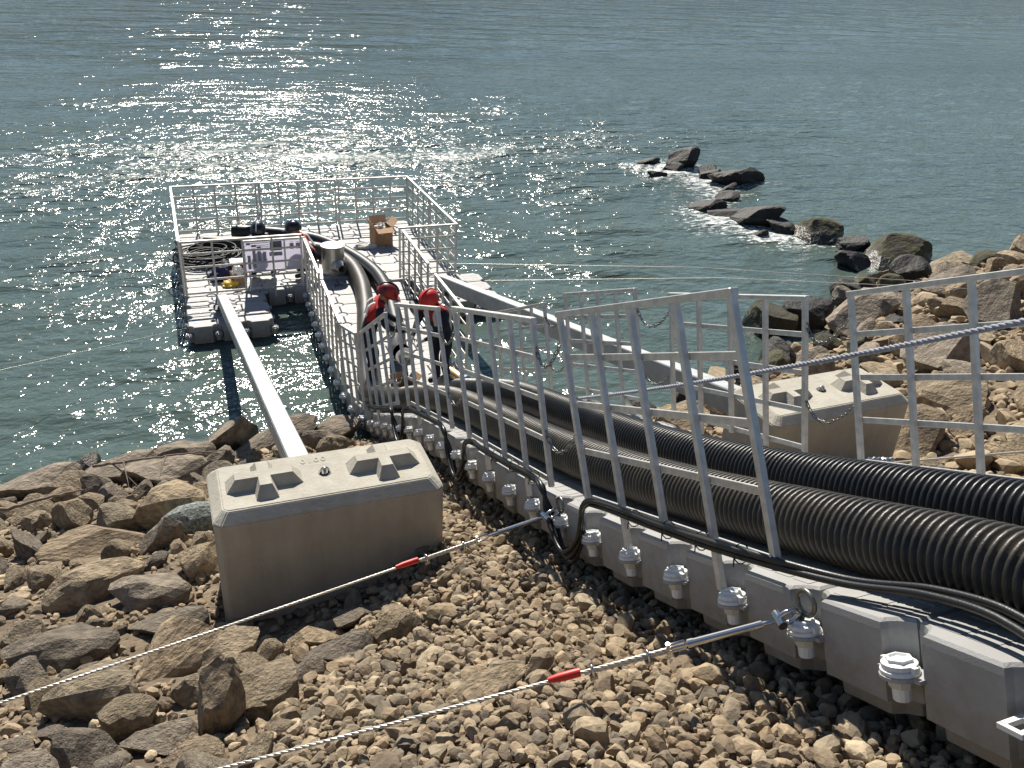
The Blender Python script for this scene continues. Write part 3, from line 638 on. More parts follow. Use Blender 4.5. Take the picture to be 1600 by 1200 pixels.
# ------------------------------------------------------------------ concrete blocks
def concrete_block(loc, rz, w_, d_, h_, label, digits):
    t = empty('concrete_block', mat=Matrix.Translation(loc) @ Matrix.Rotation(rz, 4, 'Z')); tag(t, label, 'concrete block', 'concrete ballast blocks')
    mb = MB(); cv = 0.05; lv = [(0, .035), (.17, .035), (.20, 0), (h_-.075, 0), (h_-.012, .068), (h_, .082)]; Vs = []
    for z, i in lev_iter(lv):
        X, Y = w_/2-i, d_/2-i
        c2 = cv*(1 if z < h_-.05 else .7)
        Vs += [(-X+c2, -Y, z), (X-c2, -Y, z), (X, -Y+c2, z), (X, Y-c2, z), (X-c2, Y, z), (-X+c2, Y, z), (-X, Y-c2, z), (-X, -Y+c2, z)]
    Fs = [(l*8+k, l*8+(k+1) % 8, l*8+8+(k+1) % 8, l*8+8+k) for l in range(len(lv)-1) for k in range(8)]
    mb.add(Vs, Fs); mb.add(Vs[-8:], [tuple(range(8))]); mb.add(Vs[:8], [tuple(range(7, -1, -1))])
    me = mb.mesh('block_body', m_conc); bm = bmesh.new(); bm.from_mesh(me)
    bmesh.ops.remove_doubles(bm, verts=bm.verts, dist=1e-4); bmesh.ops.bevel(bm, geom=[e for e in bm.edges if e.calc_face_angle(0) > .3], offset=.008, segments=2, affect='EDGES')
    bm.to_mesh(me); bm.free(); inst('block_body', me, t)
    kh, s_ = 0.088, 0.075
    for cx in (-w_*0.265, w_*0.265):
        kb = MB(); ax, ay, hw = 0.285, 0.235, 0.085        # half lengths of the cross arms and half width at the base
        def cross(z, i):
            a_, b_, h2 = ax-i, ay-i, hw-i*0.55
            return [(-h2, -b_, z), (h2, -b_, z), (h2, -h2, z), (a_, -h2, z), (a_, h2, z), (h2, h2, z), (h2, b_, z), (-h2, b_, z), (-h2, h2, z), (-a_, h2, z), (-a_, -h2, z), (-h2, -h2, z)]
        A_ = cross(-.004, 0); B_ = cross(kh, s_)
        kb.add(A_+B_, [(k, (k+1) % 12, 12+(k+1) % 12, 12+k) for k in range(12)]+[tuple(range(12, 24))])
        inst('stacking_knob', kb.mesh('stacking_knob', m_conc), t, Matrix.Translation((cx, -.005, h_)))
    ey = MB(); ey.lathe([(.05, .0), (.05, .004)], 16)
    inst('socket_shade', ey.mesh('socket_shade', m_plate), t, Matrix.Translation((0, 0, h_+.001)))  # flat dark disc painting the shade of a recessed hole
    e2 = MB(); e2.tube([(-.03, 0, -.01), (-.032, .0, .02), (-.016, 0, .038), (.016, 0, .038), (.032, 0, .02), (.03, 0, -.01)], .009, 8); e2.tube([(0, -.03, 0), (.004, -.02, .028), (0, .02, .03), (0, .032, 0)], .007, 8)
    inst('lifting_eye', e2.mesh('lifting_eye', m_steel), t, Matrix.Translation((0, 0, h_+.003)))
    if digits:
        cu_ = bpy.data.curves.new('digits', 'FONT'); cu_.body = digits; cu_.size = .085; cu_.extrude = .002; cu_.align_x = 'CENTER'; cu_.space_character = 1.25
        tmp = bpy.data.objects.new('tmp', cu_); C.objects.link(tmp); dg = bpy.context.evaluated_depsgraph_get(); me = bpy.data.meshes.new_from_object(tmp.evaluated_get(dg)); bpy.data.objects.remove(tmp)
        me.materials.clear(); me.materials.append(m_conc); inst('cast_number', me, t, Matrix.Translation((-.06, .165, h_+.002)))
    return t
def lev_iter(l): return l
concrete_block((0.845, 5.70, 1.93), 0.0, 1.72, 0.76, 1.20, 'whole pale concrete block standing on the stones left of the walkway', '0100')
concrete_block((6.0, 6.12, 1.82), math.radians(1.5), 1.74, 0.80, 1.07, 'pale concrete block behind the railing right of the walkway', None)

# ------------------------------------------------------------------ struts
def strut(a, b, label, wd=.175, hg=.2):
    a, b = Vector(a), Vector(b); t = empty('steel_beam', a); tag(t, label, 'beam', 'galvanised bracing beams')
    mb = MB(); d = (b-a).normalized(); sd_ = d.cross(Vector((0, 0, 1))).normalized(); u = sd_.cross(d); R = Matrix((d, sd_, u)).transposed()
    L = (b-a).length; mb.box((b-a)/2, (L, wd, hg), R, bev=.012); mb.build('box_section', m_zinc, t)
    jp = MB(); jp.box((b-a)*0.33, (.02, wd+.006, hg+.006), R); jp.build('splice_seam', m_zinc, t)
    pl = MB(); pl.box(d*0.1-u*(hg/2+.05)-Vector((0, 0, .0)), (.34, wd+.12, .03), None); pl.box(d*.1-u*(hg/2+.02), (.1, .05, .09)); pl.build('foot_plate', m_plate, t)
    bl = MB()
    for sx in (-1, 1):
        for sy in (-1, 1): bl.lathe([(.05, 0), (.05, .02), (.03, .035)], 10, c=d*.1-u*(hg/2+.035)+Vector((sx*.2, sy*.26, 0)))
    bl.build('anchor_cap', m_white, t)
    return t
strut((0.66, 15.95, .56), (0.70, 6.05, 2.98), 'galvanised steel beam from the platform to the left concrete block')
strut((4.92, 15.85, .56), (5.20, 6.42, 2.72), 'galvanised steel beam from the platform to the right concrete block', .18, .27)

# ------------------------------------------------------------------ guy wires with turnbuckles
def twisted(a, b, r, sag=0.0, n=None, lay=0.09):
    """two-strand twisted rope as one mesh"""
    a, b = Vector(a), Vector(b); L = (b-a).length; n = n or int(L/0.012); mb = MB(); d = (b-a).normalized(); s1 = d.orthogonal().normalized(); s2 = d.cross(s1)
    for ph in (0, 2*math.pi/3, 4*math.pi/3):
        P = []
        for k in range(n+1):
            t = k/n; p = a.lerp(b, t)-Vector((0, 0, sag*4*t*(1-t))); an = 2*math.pi*L*t/lay+ph; P.append(p+(s1*math.cos(an)+s2*math.sin(an))*r*.5)
        mb.tube(P, r*.56, 5)
    return mb
def guy(eye, end, label, glabel, q=1.0):
    eye, end = Vector(eye), Vector(end); d = (end-eye).normalized(); t = empty('guy_wire', eye); tag(t, label, 'guy wire', glabel)
    R = d.to_track_quat('Z', 'X').to_matrix(); off = -eye
    def at(s_): return d*s_*(q if s_ < 1.4 else 1)
    sh = MB(); rg = [Vector((0, .055*math.cos(a), .055*math.sin(a)+.06)) for a in np.linspace(0, 2*math.pi, 20, endpoint=False)]
    sh.tube(rg, .011, 8, closed=True); sh.tube([(0, 0, -.12), (0, 0, .01)], .012, 8); sh.build('eye_bolt', m_chain, t)
    s2 = MB(); sdv = d.cross(Vector((0, 0, 1))).normalized(); u = sdv.cross(d); b0 = at(.02)
    s2.tube([at(.02)+u*.0+sdv*.0+Vector((0, 0, .01)), at(.05)+u*.04, at(.10)+u*.032, at(.13)+u*.012], .012, 8)
    s2.tube([at(.02)+Vector((0, 0, .01)), at(.05)-u*.025, at(.10)-u*.032, at(.13)-u*.012], .012, 8)
    s2.lathe([(.022, -.04), (.022, .04)], 10, c=at(.125), R=Matrix((u, d, sdv)).transposed()); s2.build('shackle', m_steel, t)
    tb = MB(); tb.lathe([(.010, .12), (.010, .19), (.017, .19), (.017, .215), (.0165, .215), (.0165, .50), (.019, .50), (.019, .525), (.010, .525), (.010, .60)], 12, R=R, smooth=False); tb.build('turnbuckle', m_steel, t)
    jw = MB()
    for sg in (-1, 1): jw.tube([at(.60), at(.615)+u*.022*sg, at(.70)+u*.02*sg], .007, 7)
    jw.lathe([(.01, -.03), (.01, .03)], 8, c=at(.695), R=Matrix((sdv, d, u)).transposed()); jw.build('jaw', m_steel, t)
    L = (end-eye).length
    rp = twisted(at(.68), at(L), .0085, sag=.015); rp.build('wire_rope', m_wire, t)
    r2 = twisted(at(.70)-u*.018, at(1.12)-u*.017, .0085); r2.build('rope_tail', m_wire, t)
    for s_ in (.80, 1.08):
        cl = MB(); cl.tube([at(s_)+sdv*.018-u*.035, at(s_)+sdv*.02+u*.01, at(s_)+u*.016, at(s_)-sdv*.02+u*.01, at(s_)-sdv*.018-u*.035], .006, 7); cl.box(at(s_)-u*.035, (.035, .05, .016), Matrix((d, sdv, u)).transposed())
        cl.build('rope_clip', m_steel, t)
    tp = MB(); tp.tube([at(1.14), at(1.17), at(1.25), at(1.30)], [.019, .02, .019, .012], 9); tp.build('tape_mark', m_tape, t)
    return t
def lug_pos(y, h=-.09): return deck_pt(y, -.01, h)
def nearest_b(y): return min(bounds, key=lambda q: abs(q-y))
e1 = lug_pos(nearest_b(2.18)); p1 = Vector((0.13, 2.6, 3.70)); e2_ = e1+(p1-e1)*1.75; e2_.z = max(e2_.z, gz(e2_.x, e2_.y)+.02)
guy(e1, e2_, 'steel guy wire with turnbuckle and red tape across the gravel in front', 'guy wires anchoring the walkway', .88)
e1 = lug_pos(nearest_b(4.58)); p1 = Vector((-1.151, 3.884, 3.25)); e2_ = e1+(p1-e1)*1.5; e2_.z = max(e2_.z, gz(e2_.x, e2_.y)+.02)
guy(e1, e2_, 'steel guy wire crossing in front of the left concrete block', 'guy wires anchoring the walkway')
def simple_wire(pts, r, m, name, label, cat, group=None):
    o = MB().tube(pts, r, 6).build(name, m); return tag(o, label, cat, group)
simple_wire([(-0.02, 15.27, .33), (-2.7, 13.4, .75), (-7, 10.4, 1.4)], .004, m_chain, 'mooring_wire', 'thin mooring wire from the left side of the platform across the water', 'wire')
simple_wire([(5.55, 17.2, .42), (10, 14.4, .95), (14.6, 10.5, 1.55), (18, 7.6, 2.6)], .005, m_wire, 'mooring_wire', 'upper thin mooring wire from the platform to the right bank', 'wire')
simple_wire([(6.0, 16.2, .35), (10, 13.5, 1.05), (13.8, 10.0, 1.75), (17, 7.0, 2.7)], .005, m_wire, 'mooring_wire', 'lower thin mooring wire running to the rocks on the right bank', 'wire')
ra, rb = Vector((4.02, 7.66, 2.28)), Vector((4.0, 2.87, 5.33)); rb2 = ra+(rb-ra)*1.5
o = twisted(ra, rb2, .019, sag=.10, lay=.13, n=420).build('braided_rope', m_rope); tag(o, 'blue grey braided rope slung up along the far railing', 'rope')
o = simple_wire([(4.45, 4.45, 3.32), (5.2, 4.3, 3.28), (7.5, 3.7, 3.45), (9.5, 3.2, 3.7)], .009, m_wire, 'mooring_wire', 'thin wire at the foot of the right concrete block', 'wire')
k_ = MB()
for q in range(6): k_.lathe([(.012, -.02), (.028, 0), (.012, .02)], 8, c=(4.95+.035*q, 4.36-.01*q, 3.31), R=Matrix.Rotation(1.2+q*.5, 3, 'Y'))
tag(k_.build('wire_knot', m_steel), 'knot of wire clips at the foot of the right concrete block', 'wire clip')

# ------------------------------------------------------------------ things on the platform
t = empty('display_board', (1.77, 16.80, PZ)); tag(t, 'white information board with grey drawings behind the front railing', 'board')
def board_mat():
    m = bpy.data.materials.new('translucent board'); m.use_nodes = True; T_ = m.node_tree; N = T_.nodes; L = T_.links; b = N['Principled BSDF']
    b.inputs['Base Color'].default_value = (0.80, 0.78, 0.86, 1); b.inputs['Roughness'].default_value = .4
    tr = N.new('ShaderNodeBsdfTranslucent'); nz = N.new('ShaderNodeTexNoise'); nz.inputs['Scale'].default_value = 3
    rp = N.new('ShaderNodeValToRGB'); rp.color_ramp.elements[0].color = (.74, .72, .82, 1); rp.color_ramp.elements[1].color = (.86, .85, .9, 1); L.new(nz.outputs['Fac'], rp.inputs['Fac']); L.new(rp.outputs['Color'], tr.inputs['Color'])
    mx = N.new('ShaderNodeMixShader'); mx.inputs[0].default_value = .62; L.new(b.outputs[0], mx.inputs[1]); L.new(tr.outputs[0], mx.inputs[2]); L.new(mx.outputs[0], N['Material Output'].inputs['Surface'])
    return m
m_board = board_mat(); m_print = mat('grey print', (.17, .165, .19), .6, var=.1, scale=20); m_print2 = mat('mauve print', (.34, .31, .36), .6, var=.1, scale=20)
MB().box((0, 0, .70), (1.12, .006, .62)).build('sheet', m_board, t)
fr = MB()
for z in (.385, 1.015): fr.box((0, .004, z), (1.18, .03, .03))
for x in (-.575, .575, .2): fr.box((x, .004, .70), (.03, .028, .6))
fr.build('board_frame', m_alu, t)
for (x0, x1, z0, z1, mm) in [(-.08, .15, .79, .98, m_print), (-.10, .15, .68, .76, m_print2), (.30, .38, .80, .92, m_print2), (.42, .50, .80, .92, m_print2), (-.52, -.46, .44, .72, m_print2), (-.42, -.36, .46, .86, m_print2), (-.32, -.26, .60, .80, m_print2), (-.22, -.16, .60, .78, m_print2),
                         (-.52, -.1, .955, .968, m_print2), (-.44, -.1, .91, .922, m_print2), (-.34, -.1, .875, .885, m_print2), (-.25, -.1, .845, .853, m_print2), (-.53, -.45, .93, .975, m_print2), (-.43, -.34, .885, .93, m_print2), (-.33, -.25, .86, .895, m_print2), (.32, .36, .935, .945, m_print), (.44, .48, .935, .945, m_print)]:
    MB().box(((x0+x1)/2, -.005, (z0+z1)/2), (x1-x0, .003, z1-z0)).build('printed_figure', mm, t)
fr = MB()
for x in (-.5, .5): fr.box((x, .02, .19), (.03, .03, .38)); fr.box((x, .1, .02), (.03, .3, .03))
fr.build('stand_leg', m_alu, t)

t = empty('stainless_vessel', (3.0, 17.3, PZ)); tag(t, 'stainless steel drum with a side spout on the platform', 'drum')
MB().lathe([(.235, .06), (.235, .60), (.245, .60), (.245, .63), (.235, .635)], 36, smooth=False).build('drum_body', m_stain, t)
MB().lathe([(.245, .636), (.247, .65), (.0, .655)], 36, caps=False).build('drum_lid', m_white, t)
R_ = Matrix.Rotation(math.radians(90), 3, 'X'); Rz = Matrix.Rotation(math.radians(12), 3, 'Z')
sp = MB(); sp.lathe([(.15, .20), (.105, .30), (.085, .33), (.085, .44), (.092, .44), (.092, .46), (.074, .46), (.074, .30)], 22, c=(0, 0, .26), R=Rz @ R_, caps=False); sp.build('spout', m_stain, t)
MB().lathe([(.073, .34), (.073, .342)], 22, c=(0, 0, .26), R=Rz @ R_).build('bore_shade', m_dark, t)  # near-black disc standing in for the shade inside the spout
MB().box((.06, -.02, .03), (.86, .62, .05)).build('base_plate', m_zinc, t)
ps = MB()
for x in (-.3, .42): ps.tube([(x, .1, .05), (x, .1, .3)], .018, 8)
ps.build('side_rod', m_alu, t)
MB().bar((.0, -.2, .66), (.02, .2, .66), .012, .01).build('lid_bar', m_plate, t)

def carton(loc, rz, sx, sy, sz, label, flaps=True, name='carton'):
    t = empty(name, mat=Matrix.Translation(loc) @ Matrix.Rotation(rz, 4, 'Z')); tag(t, label, 'carton')
    th = .008; mb = MB()
    mb.box((0, 0, th/2), (sx, sy, th))
    for s_ in (-1, 1): mb.box((s_*(sx/2-th/2), 0, sz/2+th), (th, sy, sz)); mb.box((0, s_*(sy/2-th/2), sz/2+th), (sx-2*th-.002, th, sz))
    mb.build('box_wall', m_card, t)
    if flaps:
        for s_, an in ((-1, .5), (1, .75)):
            R = Matrix.Rotation(s_*an, 3, 'Y'); MB().box(Vector((s_*sx/2, 0, sz+th))+R @ Vector((0, 0, sy*.26)), (th*.7, sy*.96, sy*.5), R).build('flap', m_cardin, t)
        for s_, an in ((-1, 1.9), (1, -.25)):
            R = Matrix.Rotation(-s_*an if s_ < 0 else an, 3, 'X'); MB().box(Vector((0, s_*sy/2, sz+th))+R @ Vector((0, 0, sy*.24)), (sx*.96, th*.7, sy*.46), R).build('flap', m_cardin, t)
    return t
def crumple(name, loc, r, m, label, cat, seed=0, flat=.5):
    bm = bmesh.new(); bmesh.ops.create_icosphere(bm, subdivisions=3, radius=1)
    for v in bm.verts:
        n_ = noise.noise(v.co*1.7+Vector((seed, 0, 0)))*.55+noise.noise(v.co*4+Vector((0, seed, 0)))*.3
        v.co *= (1+n_); v.co = Vector((v.co.x*r[0], v.co.y*r[1], max(v.co.z*r[2], -r[2]*.55)))
    me = bpy.data.meshes.new(name); bm.to_mesh(me); bm.free(); me.materials.append(m)
    o = inst(name, me); o.location = (loc[0], loc[1], loc[2]+r[2]*.55); return tag(o, label, cat)
carton((4.45, 19.1, PZ+.003), .12, .42, .40, .40, 'open brown cardboard carton near the back rail of the platform')
crumple('packing_paper', (4.42, 19.05, PZ+.26), (.14, .14, .14), m_paper, 'crumpled packing paper stuffed in the open carton', 'paper', 3)
crumple('packing_paper', (4.02, 18.85, PZ), (.26, .12, .07), m_paper, 'crumpled packing paper lying beside the open carton', 'paper', 9)
t = carton((1.06, 17.25, PZ+.003), .3, .24, .22, .24, 'small brown cardboard box beside the blue bag', flaps=False)
crumple('plastic_bag', (1.06, 17.2, PZ+.2), (.10, .09, .12), m_white, 'pale plastic bag in the small box beside the blue bag', 'bag', 5)
crumple('tool_bag', (.78, 17.55, PZ), (.26, .18, .17), m_blue, 'dark blue tool bag on the left of the platform', 'bag', 12)
crumple('yellow_cloth', (.88, 17.12, PZ), (.15, .12, .08), m_yellow, 'yellow cloth lying in front of the blue bag', 'cloth', 15)
t = empty('first_aid_box', (1.12, 17.75, PZ)); tag(t, 'red box with a white lid next to the white board', 'box')
MB().box((0, 0, .13), (.32, .26, .26), bev=.012).build('box_body', m_red, t); MB().box((0, 0, .285), (.33, .27, .05), bev=.012).build('box_lid', m_white, t)
crumple('tool_heap', (.86, 17.95, PZ), (.2, .16, .13), m_dark, 'heap of dark tools behind the blue bag', 'tools', 31)
# coil of cable
cp = []; r_ = random.Random(4)
for k in range(15*26):
    a = 2*math.pi*k/26; q = k/(15*26); rad = .50+.17*math.sin(k*.093)+.08*math.sin(k*.031+1)
    cp.append((.60+rad*math.cos(a)+.10*math.sin(k*.017), 18.75+rad*.85*math.sin(a)+.10*math.cos(k*.013), PZ+.03+.20*q+.05*math.sin(k*.21)+.02))
o = MB().tube(cp, .018, 7).build('cable_coil', m_dark); tag(o, 'loose coil of black cable at the left rail of the platform', 'cable coil')
# walkway items
t = carton(tuple(deck_pt(11.55, .78, .003)), .35, .34, .26, .22, 'brown cardboard box at the feet of the two workers', flaps=True)
t = empty('pipe_coupling', (3.98, 11.75, deck_z(11.75)+.13)); tag(t, 'short brass pipe coupling with a blue rim lying by the far railing', 'coupling')
R_ = Matrix.Rotation(math.radians(90), 3, 'X') @ Matrix.Rotation(math.radians(15), 3, 'Y')
MB().lathe([(.085, -.28), (.085, .12), (.07, .12), (.07, -.28)], 20, R=R_, caps=False).build('sleeve', m_brass, t); MB().lathe([(.10, .08), (.115, .10), (.115, .17), (.085, .17), (.085, .08)], 20, R=R_, caps=False).build('rim', m_ltblue, t)
MB().lathe([(.069, -.2), (.069, -.198)], 20, R=R_).build('bore', m_card, t)
t = empty('hose_flange', (3.12, 11.92, PZ+.58)); tag(t, 'pipe flange held between the two workers on the walkway', 'flange')
MB().lathe([(.10, -.08), (.10, -.05), (.15, -.05), (.15, -.02), (.10, -.02), (.10, .10)], 20, R=Matrix.Rotation(.5, 3, 'X')).build('flange_ring', m_stain, t)
MB().tube([(0, .04, -.06), (0, .14, -.04)], [.12, .12], 16).build('hose_clamp', m_zinc, t)
t = empty('bollard_socket', (4.12, 15.0, PZ)); tag(t, 'grey blue hinge bracket at the right walkway edge near the platform', 'bracket')
MB().box((0, 0, .07), (.14, .34, .14), bev=.02).build('bracket_body', m_plate, t); MB().box((0, -.5, .02), (.16, .7, .03), bev=.006).build('bracket_plate', m_zinc, t)

# ------------------------------------------------------------------ people
def person(loc, yaw, J, radii, mats, label, helmet, scale=1.0, group='workers', extras=()):
    """J: joints {name: (x,y,z)} facing +y; one continuous skinned body"""
    t = empty('person', mat=Matrix.Translation(loc) @ Matrix.Rotation(yaw, 4, 'Z') @ Matrix.Scale(scale, 4)); tag(t, label, 'person', group)
    names = []; V_ = []; E_ = []; Rr = []; idx = {}; seg = []
    def addv(n, p, r):
        idx[n] = len(V_); names.append(n); V_.append(Vector(p)); Rr.append(r); return idx[n]
    def edge(a, b, zone): E_.append((idx[a], idx[b])); seg.append((V_[idx[a]], V_[idx[b]], zone))
    for n, p in J.items(): addv(n, p, radii[n.split('_')[0]])
    for a, b, z in (('pelvis', 'spine', 'legs'), ('spine', 'chest', 'torso'), ('chest', 'neck', 'torso'), ('neck', 'head', 'head'), ('head', 'crown', 'head'), ('head', 'nose', 'head')): edge(a, b, z)
    for s_ in 'lr':
        for a, b, z in (('pelvis', 'hip_', 'legs'), ('hip_', 'knee_', 'legs'), ('knee_', 'ankle_', 'legs'), ('ankle_', 'toe_', 'boots'), ('chest', 'shoulder_', 'torso'), ('shoulder_', 'elbow_', 'arms'), ('elbow_', 'wrist_', 'arms')):
            edge(a if a in ('pelvis', 'chest') else a+s_, b+s_, z)
        wv = Vector(J['wrist_'+s_]); ev = Vector(J['elbow_'+s_]); d = (wv-ev).normalized(); sx = -1 if s_ == 'l' else 1
        side = d.cross(Vector((0, 0, 1))).normalized(); dn = side.cross(d); dn = -dn if dn.z > 0 else dn
        addv('palm_'+s_, wv+d*.06, .030); edge('wrist_'+s_, 'palm_'+s_, 'hands')
        for f_ in range(4):
            b0 = wv+d*.10+side*(-.027+.018*f_); ln = (.062, .074, .07, .055)[f_]
            addv('k%d_%s' % (f_, s_), b0, .0095); addv('m%d_%s' % (f_, s_), b0+d*ln*.55+dn*.014, .009); addv('t%d_%s' % (f_, s_), b0+d*ln*.8+dn*.042, .008)
            edge('palm_'+s_, 'k%d_%s' % (f_, s_), 'hands'); edge('k%d_%s' % (f_, s_), 'm%d_%s' % (f_, s_), 'hands'); edge('m%d_%s' % (f_, s_), 't%d_%s' % (f_, s_), 'hands')
        th = wv+d*.045+side*(.036*-sx); addv('h0_'+s_, th, .011); addv('h1_'+s_, th+d*.04+side*(.018*-sx)+dn*.02, .009); edge('palm_'+s_, 'h0_'+s_, 'hands'); edge('h0_'+s_, 'h1_'+s_, 'hands')
    me = bpy.data.meshes.new('body_skel'); me.from_pydata(V_, E_, []); o = bpy.data.objects.new('tmp', me); C.objects.link(o)
    md = o.modifiers.new('s', 'SKIN'); md.use_smooth_shade = True; md.branch_smoothing = .6
    for i, sv_ in enumerate(me.skin_vertices[0].data): sv_.radius = (Rr[i], Rr[i]); sv_.use_root = (i == idx['pelvis'])
    for n, rx, ry in (('chest', radii['chest']*1.15, radii['chest']*.85),): me.skin_vertices[0].data[idx[n]].radius = (rx, ry)
    o.modifiers.new('u', 'SUBSURF').levels = 1
    dg = bpy.context.evaluated_depsgraph_get(); bme = bpy.data.meshes.new_from_object(o.evaluated_get(dg)); bpy.data.objects.remove(o)
    bme.materials.clear(); zn = ['legs', 'torso', 'arms', 'head', 'hands', 'boots']
    for z in zn: bme.materials.append(mats[z])
    A_ = np.array([tuple(s_[0]) for s_ in seg]); B_ = np.array([tuple(s_[1]) for s_ in seg]); zi = [zn.index(s_[2]) for s_ in seg]
    for pl in bme.polygons:
        c_ = np.array(pl.center); ab = B_-A_; tt = np.clip(((c_-A_)*ab).sum(1)/np.maximum((ab*ab).sum(1), 1e-9), 0, 1); dd = np.linalg.norm(A_+ab*tt[:, None]-c_, axis=1); pl.material_index = zi[int(dd.argmin())]; pl.use_smooth = True
    inst('body', bme, t)
    hc = Vector(J['crown']); hd = (Vector(J['crown'])-Vector(J['head'])).normalized(); fwv = (Vector(J['nose'])-Vector(J['head'])); fwv = (fwv-hd*fwv.dot(hd)).normalized(); Rm = Matrix((fwv.cross(hd), fwv, hd)).transposed()
    hm = MB(); pr = [(.0, .135)]+[(.148*math.sin(a), .135*math.cos(a)) for a in np.linspace(.2, math.pi/2, 8)]+[(.152, -.02), (.150, -.055), (.14, -.055)]
    hm.lathe(pr, 24, c=hc-hd*.055, R=Rm @ Matrix.Diagonal((.92, 1.08, 1)), smooth=True, caps=False); ho = hm.build('helmet', helmet[0], t)
    br = MB(); br.box(hc-hd*.09+fwv*.17, (.2, .09, .012), Rm, bev=.005); br.build('helmet_brim', helmet[0], ho)
    rd = MB(); rd.tube([hc-hd*.055+Rm @ Vector((0, -.16*math.cos(a), .142*math.sin(a))) for a in np.linspace(.25, 2.9, 9)], .012, 6); rd.build('helmet_ridge', helmet[1], ho)
    st = MB()
    for sg in (-1, 1): st.tube([hc-hd*.10+Rm @ Vector((sg*.125, 0, 0)), hc-hd*.2+Rm @ Vector((sg*.085, .06, 0)), hc-hd*.25+Rm @ Vector((0, .085, 0))], .006, 5)
    st.build('chin_strap', m_dark, ho)
    ch = Vector(J['chest']); spn = Vector(J['spine']); up_ = (ch-spn).normalized(); fr_ = Vector((1, 0, 0)).cross(up_); fr_ = -fr_ if fr_.y < 0 else fr_
    for sg in (-1, 1):
        for face in (-1, 1):
            vs = MB(); rr = radii['chest']*.9
            P = [ch+up_*.10+Vector((sg*.10, 0, 0))+fr_*face*rr*.55, ch+up_*.02+Vector((sg*.095, 0, 0))+fr_*face*rr*.98, ch-up_*.10+Vector((sg*.085, 0, 0))+fr_*face*rr*.97, spn+up_*.02+Vector((sg*.08, 0, 0))+fr_*face*radii['spine']*1.02]
            Q = catmull(P, .04); Vv = []; Fv = []
            for i, q in enumerate(Q):
                Vv += [q-Vector((.026, 0, 0)), q+Vector((.026, 0, 0)), q+Vector((.026, 0, 0))-fr_*face*.02, q-Vector((.026, 0, 0))-fr_*face*.02]
                if i: b = 4*i; Fv += [(b-4+k, b-4+(k+1) % 4, b+(k+1) % 4, b+k) for k in range(4)]
            vs.add(Vv, Fv+[(3, 2, 1, 0), tuple(len(Vv)-4+k for k in range(4))]); vs.build('reflective_stripe', m_stripe, t)
    return t
RAD = dict(pelvis=.155, spine=.15, chest=.165, neck=.062, head=.088, crown=.075, nose=.02, hip=.105, knee=.075, ankle=.058, toe=.05, shoulder=.085, elbow=.058, wrist=.038)
def bent(lean=.35, reach=.45, hz=1.0):
    return {'pelvis': (0, -.10, .93), 'spine': (0, .02, 1.13), 'chest': (0, .05+lean*.35, 1.30), 'neck': (0, .10+lean*.6, 1.43), 'head': (0, .17+lean*.72, 1.50), 'crown': (0, .21+lean*.8, 1.585), 'nose': (0, .30+lean*.72, 1.475),
            'hip_l': (-.10, -.10, .88), 'hip_r': (.10, -.10, .88), 'knee_l': (-.14, .04, .50), 'knee_r': (.13, -.02, .50), 'ankle_l': (-.16, -.06, .10), 'ankle_r': (.14, -.12, .10), 'toe_l': (-.19, .12, .055), 'toe_r': (.17, .07, .055),
            'shoulder_l': (-.20, .05+lean*.4, 1.36), 'shoulder_r': (.20, .05+lean*.4, 1.36), 'elbow_l': (-.27, .15+lean*.5, 1.10), 'elbow_r': (.27, .15+lean*.5, 1.10), 'wrist_l': (-.13, .12+reach, .98*hz), 'wrist_r': (.12, .14+reach, .96*hz)}
def crouch():
    return {'pelvis': (0, -.18, .34), 'spine': (0, -.10, .54), 'chest': (0, .06, .74), 'neck': (0, .14, .87), 'head': (0, .19, .96), 'crown': (0, .21, 1.05), 'nose': (0, .32, .94),
            'hip_l': (-.11, -.16, .33), 'hip_r': (.11, -.16, .33), 'knee_l': (-.20, .22, .50), 'knee_r': (.20, .24, .48), 'ankle_l': (-.17, -.02, .10), 'ankle_r': (.17, .0, .10), 'toe_l': (-.19, .16, .055), 'toe_r': (.19, .18, .055),
            'shoulder_l': (-.20, .07, .79), 'shoulder_r': (.20, .07, .79), 'elbow_l': (-.27, .22, .60), 'elbow_r': (.27, .22, .60), 'wrist_l': (-.12, .40, .52), 'wrist_r': (.12, .42, .50)}
MW = dict(legs=m_navy, torso=m_red, arms=m_navy, head=m_skin, hands=m_glove, boots=m_boot)
WG = 'workers in helmets'
person((2.66, 12.12, PZ), math.radians(-100), bent(.06, .30), RAD, MW, 'worker with red and black helmet bending over a pipe beside the black hose', (m_helmspot, m_helmdk), 1.06, WG)
person((3.64, 11.80, PZ+.02), math.radians(118), bent(.06, .30), RAD, MW, 'worker in plain bright red helmet bending forward by the far railing', (m_helmet, m_helmet), 1.04, WG)
MK = dict(legs=m_khaki, torso=m_khaki, arms=m_khaki, head=m_skin, hands=m_glove, boots=m_boot)
person((1.62, 17.55, PZ), math.radians(160), crouch(), RAD, MK, 'crouching worker in black helmet behind the white board', (m_helmdk, m_stripe), 1.08, WG)
MO = dict(legs=m_navy, torso=m_orange, arms=m_orange, head=m_skin, hands=m_glove, boots=m_boot)
person((2.42, 17.30, PZ), math.radians(60), crouch(), RAD, MO, 'crouching worker in orange jacket between the board and the steel drum', (m_helmdk, m_ltblue), 1.05, WG)

